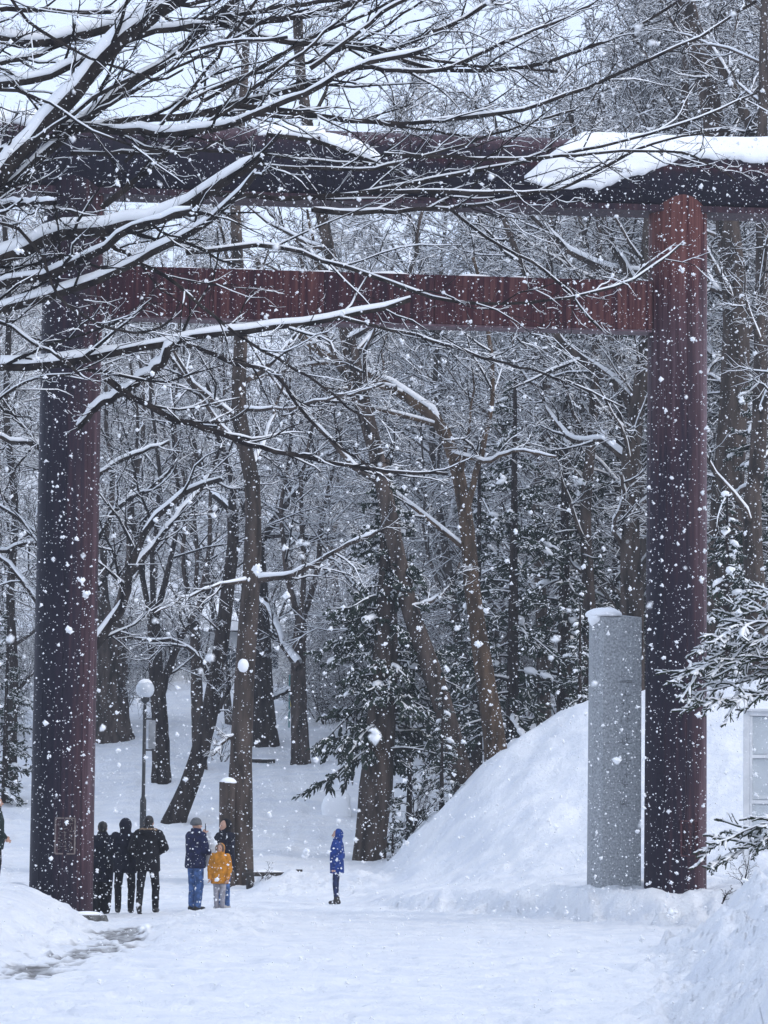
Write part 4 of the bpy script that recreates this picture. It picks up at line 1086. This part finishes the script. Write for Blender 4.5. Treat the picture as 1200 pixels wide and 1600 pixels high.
# ------------------------------------------------------------------ people
def capsule(a, b, ra, rb, n=14, squash=None):
    """tapered limb piece with round ends"""
    a = np.array(a, float); b = np.array(b, float); d = b - a; l = np.linalg.norm(d) + 1e-6; d = d / l
    ref = np.array([0, 1., 0]) if abs(d[1]) < .9 else np.array([1., 0, 0])
    s = np.cross(d, ref); s /= np.linalg.norm(s); t = np.cross(s, d)
    prof = [(-ra * math.cos(k * math.pi / 8), ra * math.sin(k * math.pi / 8)) for k in range(5)]
    prof += [(l + rb * math.sin(k * math.pi / 8), rb * math.cos(k * math.pi / 8)) for k in range(5)]
    v = []
    for z, r in prof:
        r = max(r, 1e-4)
        for i in range(n):
            an = 2 * math.pi * i / n; sx, sy = squash or (1, 1)
            v.append(a + d * z + s * (r * math.cos(an) * sx) + t * (r * math.sin(an) * sy))
    m = len(prof)
    f = [(j * n + i, j * n + (i + 1) % n, (j + 1) * n + (i + 1) % n, (j + 1) * n + i) for j in range(m - 1) for i in range(n)]
    f += [tuple(range(n))[::-1], tuple((m - 1) * n + i for i in range(n))]
    return v, f

def ellipsoid(c, r, n=16, m=12):
    v = []; 
    for j in range(m + 1):
        th = math.pi * j / m
        for i in range(n):
            a = 2 * math.pi * i / n; v.append((c[0] + r[0] * max(math.sin(th), 1e-3) * math.cos(a), c[1] + r[1] * max(math.sin(th), 1e-3) * math.sin(a), c[2] - r[2] * math.cos(th)))
    f = [(j * n + i, j * n + (i + 1) % n, (j + 1) * n + (i + 1) % n, (j + 1) * n + i) for j in range(m) for i in range(n)]
    f += [tuple(range(n))[::-1], tuple(m * n + i for i in range(n))]
    return v, f

def loft(rings, n=20):
    """rings: (z, cx, cy, rx, ry)"""
    v = []
    for z, cx, cy, rx, ry in rings:
        for i in range(n):
            a = 2 * math.pi * i / n
            v.append((cx + rx * math.copysign(abs(math.cos(a)) ** .85, math.cos(a)), cy + ry * math.copysign(abs(math.sin(a)) ** .85, math.sin(a)), z))
    m = len(rings)
    f = [(j * n + i, j * n + (i + 1) % n, (j + 1) * n + (i + 1) % n, (j + 1) * n + i) for j in range(m - 1) for i in range(n)]
    f += [tuple(range(n))[::-1], tuple((m - 1) * n + i for i in range(n))]
    return v, f

def fuse(name, shapes, voxel, material, parent, wrinkle=0., seed=0, wscale=9., smooth=3, ratio=None):
    """one continuous skin over overlapping shapes"""
    mb = MB()
    for v, f in shapes: mb.add(v, f)
    o = obj(name + '_tmp', mb.mesh(name), None)
    md = o.modifiers.new('r', 'REMESH'); md.mode = 'VOXEL'; md.voxel_size = voxel; md.use_smooth_shade = True
    sm_ = o.modifiers.new('s', 'SMOOTH'); sm_.iterations = smooth; sm_.factor = .5
    dc = o.modifiers.new('d', 'DECIMATE'); dc.ratio = ratio or .5
    dg = bpy.context.evaluated_depsgraph_get(); dg.update()
    me = bpy.data.meshes.new_from_object(o.evaluated_get(dg)); me.name = name
    bpy.data.objects.remove(o)
    if wrinkle:
        co = np.empty(len(me.vertices) * 3, np.float32); me.vertices.foreach_get('co', co); co = co.reshape(-1, 3)
        no = np.empty(len(me.vertices) * 3, np.float32); me.vertex_normals.foreach_get('vector', no); no = no.reshape(-1, 3)
        w = np.abs(fbm(co[:, 0] * wscale + co[:, 1] * 4 + seed, co[:, 2] * wscale * 1.5 + co[:, 1] * 5, 3, seed) - .5) * 2 - .35
        co = co + no * (w * wrinkle)[:, None]; me.vertices.foreach_set('co', co.reshape(-1)); me.update()
    me.polygons.foreach_set('use_smooth', np.full(len(me.polygons), True))
    return obj(name, me, material, parent)

SKIN = noise_col(mat('skin', rough=.55, spec=.35), (.42, .24, .17), (.52, .31, .23), 6)
def cloth(name, c, k=1.5): return noise_col(mat(name, rough=.85, spec=.2), tuple(x * .75 for x in c), tuple(min(1, x * k) for x in c), 14, bump=.3, bump_scale=60, bump_dist=.004)
C_BLACK = cloth('black_cloth', (.008, .008, .011)); C_NAVY = cloth('navy_padded_cloth', (.010, .014, .045)); C_DNAVY = cloth('dark_navy_cloth', (.008, .009, .018))
C_JEANS = cloth('blue_denim', (.045, .085, .19), 2.); C_ORANGE = cloth('mustard_cloth', (.50, .20, .02), 1.25); C_GREY = cloth('grey_fleece', (.32, .31, .34), 1.2)
C_BLUE = cloth('royal_blue_cloth', (.008, .03, .15), 1.5); C_KNIT = cloth('grey_knit', (.09, .095, .10), 1.6); C_GREEN = cloth('dark_green_cloth', (.012, .022, .02))
HAIR = mat('black_hair', (.008, .006, .006), .5, .4); FUR = cloth('brown_fur', (.16, .11, .07), 1.7); LEATH = mat('dark_leather', (.012, .011, .011), .5, .4)
SHOEG = mat('pale_shoe', (.35, .34, .33), .6); EYE = mat('eye_dark', (.01, .008, .008), .3, .5); LIP = mat('lip', (.30, .10, .09), .5)

def person(label, px, py, H, face, coat, trousers, shoe=None, hat=None, hood=None, fur=None, hair=True, coat_len=.74, bulk=1., arms=None, stride=0., lift=0., spread=.09, trouser_w=1., knees=0., D=None, seed=1, leg_side=None, collar=True, head_turn=0., group=None, sink=.0):
    b = hit(px, py) if D is None else P(px, py, D)
    gzz = gz(b[0], b[1])
    root = thing('person', label, 'person', (b[0], b[1], gzz - sink), R(face), group)
    k = H / 1.72
    def S(p): return tuple(np.array(p) * k)
    arms = arms or {}
    rA = arms.get('r', [(.20, 0, 1.40), (.27, -.02, 1.13), (.25, .06, .88)]); lA = arms.get('l', [(-.20, 0, 1.40), (-.27, -.02, 1.13), (-.25, .06, .88)])
    legs = []
    for sx in (1, -1):
        hip = (sx * .09, 0, .90); f = stride * sx
        kn = (sx * (spread + .01), f * .5 + .03, .49 + (lift * .25 if sx < 0 else 0)); an = (sx * spread, f - (lift * .55 if sx < 0 else 0), .09 + (lift if sx < 0 else 0))
        legs.append((hip, kn, an, sx))
    # body: head with features, neck, trunk, arms with five-fingered hands, legs
    sh = []; hc = np.array([0, .02, 1.60])
    ct, st_ = math.cos(R(head_turn)), math.sin(R(head_turn))
    def HT(p): return (p[0] * ct - p[1] * st_, p[0] * st_ + p[1] * ct, p[2])
    def add(vf): sh.append((([S(p) for p in vf[0]]), vf[1]))
    add(ellipsoid(hc, (.075, .092, .112))); add(ellipsoid((0, .045, 1.545), (.058, .06, .062)))
    add(capsule(HT((0, .112, 1.60)), HT((0, .128, 1.575)), .013, .017)); 
    for sx in (1, -1): add(ellipsoid(HT((sx * .078, .01, 1.59)), (.014, .024, .034), 10, 8))
    add(capsule((0, 0, 1.40), (0, .01, 1.55), .06, .055))
    add(loft([(.86, 0, 0, .15, .10), (1.0, 0, 0, .15, .10), (1.15, 0, .0, .14, .10), (1.32, 0, 0, .17, .105), (1.42, 0, 0, .15, .08), (1.47, 0, 0, .07, .06)]))
    for A in (rA, lA):
        add(capsule(A[0], A[1], .05, .042)); add(capsule(A[1], A[2], .042, .03))
        w = np.array(A[2]); d = nrm(w - np.array(A[1])); sxn = 1 if A[0][0] > 0 else -1
        cr_ = nrm(np.cross(d, np.array([sxn, .2, .1]))); pn = np.cross(d, cr_)
        pe = w + d * .085; add(capsule(w + d * .01, pe, .030, .036, squash=(1, .7)))
        for q_, (o_, l_) in enumerate(zip((-.033, -.011, .011, .033), (.062, .074, .07, .054))):
            s0 = pe + cr_ * o_; s1 = s0 + d * l_ * .55 - pn * sxn * .012; s2 = s1 + d * l_ * .4 - pn * sxn * .035
            add(capsule(s0, s1, .0105, .0098, 8)); add(capsule(s1, s2, .0098, .0085, 8))
        t0_ = w + d * .035 - cr_ * .03; t1_ = t0_ + d * .035 - cr_ * .03; t2_ = t1_ + d * .035 - cr_ * .004
        add(capsule(t0_, t1_, .013, .0115, 8)); add(capsule(t1_, t2_, .0115, .009, 8))
    for hip, kn, an, sx in legs:
        lw = min(1, trouser_w * .85); add(capsule(hip, kn, .075 * lw, .05 * lw)); add(capsule(kn, an, .05 * lw, .034 * lw)); add(capsule(an, (an[0], an[1] + .12, an[2] - .045), .036, .03))
    body = fuse('body', sh, .0125 * k, SKIN, root, smooth=1, ratio=.35)
    for sx in (1, -1):
        c = HT((sx * .032, .108, 1.607)); obj('eye', new_mesh('eye', *[np.array([S(p) for p in ellipsoid(c, (.012, .006, .007), 8, 6)[0]])], polys=ellipsoid(c, (.012, .006, .007), 8, 6)[1]), EYE, body)
    c = HT((0, .106, 1.536)); obj('mouth', new_mesh('mouth', np.array([S(p) for p in ellipsoid(c, (.022, .006, .006), 8, 6)[0]]), polys=ellipsoid(c, (.022, .006, .006), 8, 6)[1]), LIP, body)
    # trousers
    sh = []
    tw = trouser_w
    add(loft([(.80, 0, 0, .16 * tw, .115), (.9, 0, 0, .17 * tw, .125), (1.02, 0, 0, .16, .115)]))
    for hip, kn, an, sx in legs:
        add(capsule(hip, kn, .098 * tw, .075 * tw)); add(capsule(kn, (an[0], an[1], an[2] + .02), .074 * tw, .062 * tw))
    fuse('trousers', sh, .017 * k, trousers, root, .016 * k, seed, 8)
    for hip, kn, an, sx in legs:
        sh = []
        tl = .5 if (lift and sx < 0) else 0
        add(capsule((an[0], an[1] - .03, an[2] - .02), (an[0] + sx * .01, an[1] + .13, an[2] - .03 - tl * .22), .052, .042)); add(capsule((an[0], an[1], an[2] + .08), (an[0], an[1], an[2] - .02), .05, .052))
        fuse('shoe', sh, .014 * k, shoe or LEATH, root, 0, smooth=2)
    # jacket
    sh = []; B = bulk; zb_ = coat_len
    add(loft([(zb_, 0, 0, .20 * B, .145 * B), (zb_ + .03, 0, 0, .212 * B, .155 * B), (.95, 0, .005, .205 * B, .155 * B), (1.1, 0, .01, .20 * B, .15 * B), (1.28, 0, 0, .215 * B, .145 * B), (1.39, 0, 0, .20 * B, .12 * B), (1.46, 0, 0, .12 * B, .095 * B), (1.50, 0, 0, .085, .085)]))
    for A in (rA, lA):
        e = np.array(A[2]) + nrm(np.array(A[2]) - np.array(A[1])) * .02
        add(capsule(np.array(A[0]) * np.array([.9, 1, 1]), A[1], .085 * B, .072 * B)); add(capsule(A[1], e, .072 * B, .052 * B))
    if collar: add(loft([(1.44, 0, 0, .105, .1), (1.5, 0, .005, .1, .1), (1.545, 0, .0, .098, .10)]))
    if hood is None and fur is not None: add(ellipsoid((0, -.1, 1.45), (.15, .09, .07)))
    jk = fuse('jacket', sh, .017 * k, coat, root, .022 * k, seed + 3, 7)
    if hood is not None:
        o_ = np.array([0, -.018, 1.605]); sh = []
        vv, ff = ellipsoid(o_, (.118, .125, .142), 22, 16)
        v2 = []
        for p in vv:      # opening towards the face
            q_ = np.array(p) - o_
            if q_[1] > .045: q_[1] = .045 + (q_[1] - .045) * .18
            v2.append(HT(tuple(q_ + o_)))
        add((v2, ff)); add(loft([(1.42, 0, -.01, .12, .11), (1.5, 0, -.01, .105, .10), (1.56, 0, -.02, .1, .09)]))
        hd = fuse('hood', sh, .014 * k, hood, root, .008, seed + 8)
        # face sits forward of the hood's rim
        if fur is not None:
            sh = []
            for a in np.linspace(0, 2 * math.pi, 15)[:-1]:
                a2 = a + 2 * math.pi / 14
                add(capsule(HT((.098 * math.cos(a), .05, 1.60 + .125 * math.sin(a))), HT((.098 * math.cos(a2), .05, 1.60 + .125 * math.sin(a2))), .028, .028, 8))
            fuse('fur_trim', sh, .012 * k, fur, root, .02 * k, seed, 22, 1)
    elif fur is not None:
        sh = []
        for a in np.linspace(R(150), R(390), 14)[:-1]:
            a2 = a + R(240) / 13
            add(capsule((.14 * math.cos(a), -.02 + .13 * math.sin(a), 1.475), (.14 * math.cos(a2), -.02 + .13 * math.sin(a2), 1.475), .034, .034, 8))
        fuse('fur_collar', sh, .013 * k, fur, root, .02 * k, seed, 22, 1)
    if hat is not None:
        sh = []; add(ellipsoid((0, .005, 1.655), (.096, .108, .092))); add(loft([(1.60, 0, .0, .098, .108), (1.625, 0, .0, .103, .113), (1.65, 0, .0, .10, .11)])); fuse('beanie', sh, .012 * k, hat, root, .006, seed)
    elif hair and hood is None:
        sh = []; add(ellipsoid((0, -.008, 1.632), (.093, .103, .098))); add(ellipsoid((0, -.045, 1.57), (.078, .062, .085))); fuse('hair', sh, .012 * k, HAIR, root, .012, seed, 18)
    return root

POCKET = dict(r=[(.20, 0, 1.40), (.29, -.05, 1.14), (.20, .12, .98)], l=[(-.20, 0, 1.40), (-.29, -.05, 1.14), (-.20, .12, .98)])
FRONT = dict(r=[(.20, 0, 1.40), (.25, .05, 1.13), (.09, .24, 1.10)], l=[(-.20, 0, 1.40), (-.25, .05, 1.13), (-.09, .25, 1.12)])
person('person in black coat and wide trousers walking close beside the left column', 158, 1420, 1.66, 4, C_DNAVY, C_BLACK, trouser_w=1.35, coat_len=.62, arms=POCKET, D=63.0, seed=2)
person('person in dark hooded jacket, hood up, walking away between two others', 194, 1425, 1.66, -3, C_DNAVY, C_BLACK, hood=C_DNAVY, arms=POCKET, D=62.6, seed=3, bulk=1.05, spread=.115)
person('person in black coat with fur collar walking away, one heel raised', 230, 1427, 1.70, -8, C_BLACK, C_BLACK, fur=FUR, arms=dict(r=[(.20, 0, 1.40), (.31, -.04, 1.16), (.17, .16, 1.08)], l=POCKET['l']), stride=.16, lift=.05, D=62.2, seed=4, spread=.11, bulk=1.06)
person('person in grey beanie, navy padded jacket and blue jeans', 304, 1423, 1.68, -50, C_NAVY, C_JEANS, hat=C_KNIT, arms=FRONT, D=64.5, seed=5, bulk=1.08, coat_len=.8, trouser_w=1.1)
p5 = person('person in dark jacket and jeans holding up a phone behind the child', 350, 1420, 1.66, 128, C_DNAVY, C_JEANS, hood=C_BLACK, arms=dict(r=[(.20, 0, 1.40), (.28, .10, 1.18), (.20, .27, 1.40)], l=[(-.20, 0, 1.40), (-.25, .05, 1.13), (-.04, .2, 1.02)]), D=65.4, seed=6, shoe=SHOEG, bulk=1.1)
person('child in mustard parka with fur-trimmed hood and grey trousers', 343, 1420, 1.23, 165, C_ORANGE, C_GREY, hood=C_ORANGE, fur=FUR, D=64.3, seed=7, bulk=1.1, coat_len=.72, spread=.075, arms=dict(r=[(.20, 0, 1.40), (.26, .02, 1.12), (.24, .10, .88)], l=[(-.20, 0, 1.40), (-.26, .02, 1.12), (-.24, .10, .88)]))
person('child in blue hooded jacket and slim dark leggings standing alone', 526, 1408, 1.52, 75, C_BLUE, cloth('dark_leggings', (.012, .018, .05), 2.2), hood=C_BLUE, D=72.0, seed=8, spread=.07, trouser_w=.72, coat_len=.72, bulk=1.02, arms=dict(r=[(.20, 0, 1.40), (.25, -.05, 1.12), (.21, .02, .86)], l=[(-.20, 0, 1.40), (-.25, -.05, 1.12), (-.21, .02, .86)]), head_turn=0)
person('person in dark green hooded jacket at the far side of the left column', -10, 1440, 1.70, -70, C_GREEN, C_BLACK, hood=C_GREEN, D=64.5, seed=9, arms=POCKET)
# phone held up, folded clear plastic sheet between the adults
ph_ = p5.matrix_basis @ Vector((.19, .31, 1.47)) 
phone = thing('phone', 'black phone held up beside the person in dark jacket', 'phone', tuple(ph_), R(100))
MB().box(-.036, .036, -.005, .005, -.03, .115).build('case', LEATH, phone, bevel=.003)
MB().box(-.033, .033, -.0075, -.0052, -.02, .108).build('screen', EYE, phone)
PLAS = mat('clear_plastic', (.78, .82, .86), .3, .5); PLAS.node_tree.nodes['Principled BSDF'].inputs['Alpha'].default_value = .8
bgp = P(330, 1330, 64.6)
bag = thing('plastic_bag', 'pale translucent plastic bag held between the adults beside the child', 'bag', (bgp[0], bgp[1], bgp[2]), R(-10))
fuse('sheet', [loft([(-.30, .02, 0, .10, .05), (-.27, .03, 0, .14, .07), (0, .01, 0, .135, .065), (.22, -.04, 0, .11, .05), (.30, -.05, 0, .05, .03)])], .02, PLAS, bag, .03, 5, 10)
MB().box(-.09, .0, -.012, .012, .29, .34).build('handle', PLAS, bag, bevel=.005)

# ------------------------------------------------------------------ air and falling snow
rng = np.random.default_rng(909)
n1_, n2_ = 74000, 18000
Dn = np.concatenate([4 + (62 - 4) * rng.random(n1_) ** (1 / 2.6), 62 + 48 * rng.random(n2_)])
xf = rng.uniform(-1, 1, len(Dn)) * (Dn * .108 * 1.3 + .5); zf = rng.uniform(-.5, 1, len(Dn)) * (Dn * .235 + .5) + 1.6
keep = zf > ground(xf, Dn, False) + .05
c = np.stack([xf, Dn, zf], 1)[keep]; Dk = Dn[keep]
rad = rng.lognormal(math.log(.0042), .5, len(c)) * np.clip(.55 + Dk / 75, .5, 1.6)
big = np.nonzero(rad / Dk > .00035)[0]                 # large flakes are clumps of smaller ones
cl_ = np.repeat(big, 7); cc = c[cl_] + rng.standard_normal((len(cl_), 3)) * (rad[cl_] * .55)[:, None]
c = np.concatenate([c, cc]); rad = np.concatenate([rad * 1.0, rad[cl_] * .6]); M = len(c)
def bits(c, rad, base, faces):
    M = len(c); v = c[:, None] + (base[None] * rng.uniform(.5, 1.35, (M, len(base), 1)) + rng.standard_normal((M, len(base), 3)) * .18) * (rad * 1.25)[:, None, None]
    return v.reshape(-1, 3), (faces[None] + (np.arange(M) * len(base))[:, None, None]).reshape(-1, 3)
octa = np.array([(1, 0, 0), (-1, 0, 0), (0, 1, 0), (0, -1, 0), (0, 0, 1), (0, 0, -1)], float)
of = np.array([(0, 2, 4), (2, 1, 4), (1, 3, 4), (3, 0, 4), (2, 0, 5), (1, 2, 5), (3, 1, 5), (0, 3, 5)])
tetra = np.array([(.9, .3, -.5), (-.8, .5, -.5), (0, -.9, -.4), (.05, 0, 1.)]); tf = np.array([(0, 1, 3), (1, 2, 3), (2, 0, 3), (0, 2, 1)])
near = rad / c[:, 1] > .00022
v1, t1_ = bits(c[near], rad[near], octa, of); v2, t2_ = bits(c[~near], rad[~near] * 1.1, tetra, tf)
v = np.concatenate([v1, v2]); tri = np.concatenate([t1_, t2_ + len(v1)])
fl = obj('falling_snow', new_mesh('falling_snow', v, tris=tri), SNOW)
tag(fl, 'white snowflakes falling everywhere in the air', 'snowflakes', kind='stuff')

HZ = bpy.data.materials.new('haze_air'); HZ.use_nodes = True; ht = HZ.node_tree
ht.nodes.remove(ht.nodes['Principled BSDF'])
pv = ht.nodes.new('ShaderNodeVolumePrincipled'); pv.inputs['Color'].default_value = (.93, .95, 1, 1); pv.inputs['Density'].default_value = .0004
pv.inputs['Anisotropy'].default_value = .2
ht.links.new(pv.outputs[0], ht.nodes['Material Output'].inputs['Volume'])
hz = MB().box(-140, 140, -45, 334, -3, 60).build('haze', HZ); tag(hz, 'pale snowy air', 'haze', kind='stuff')
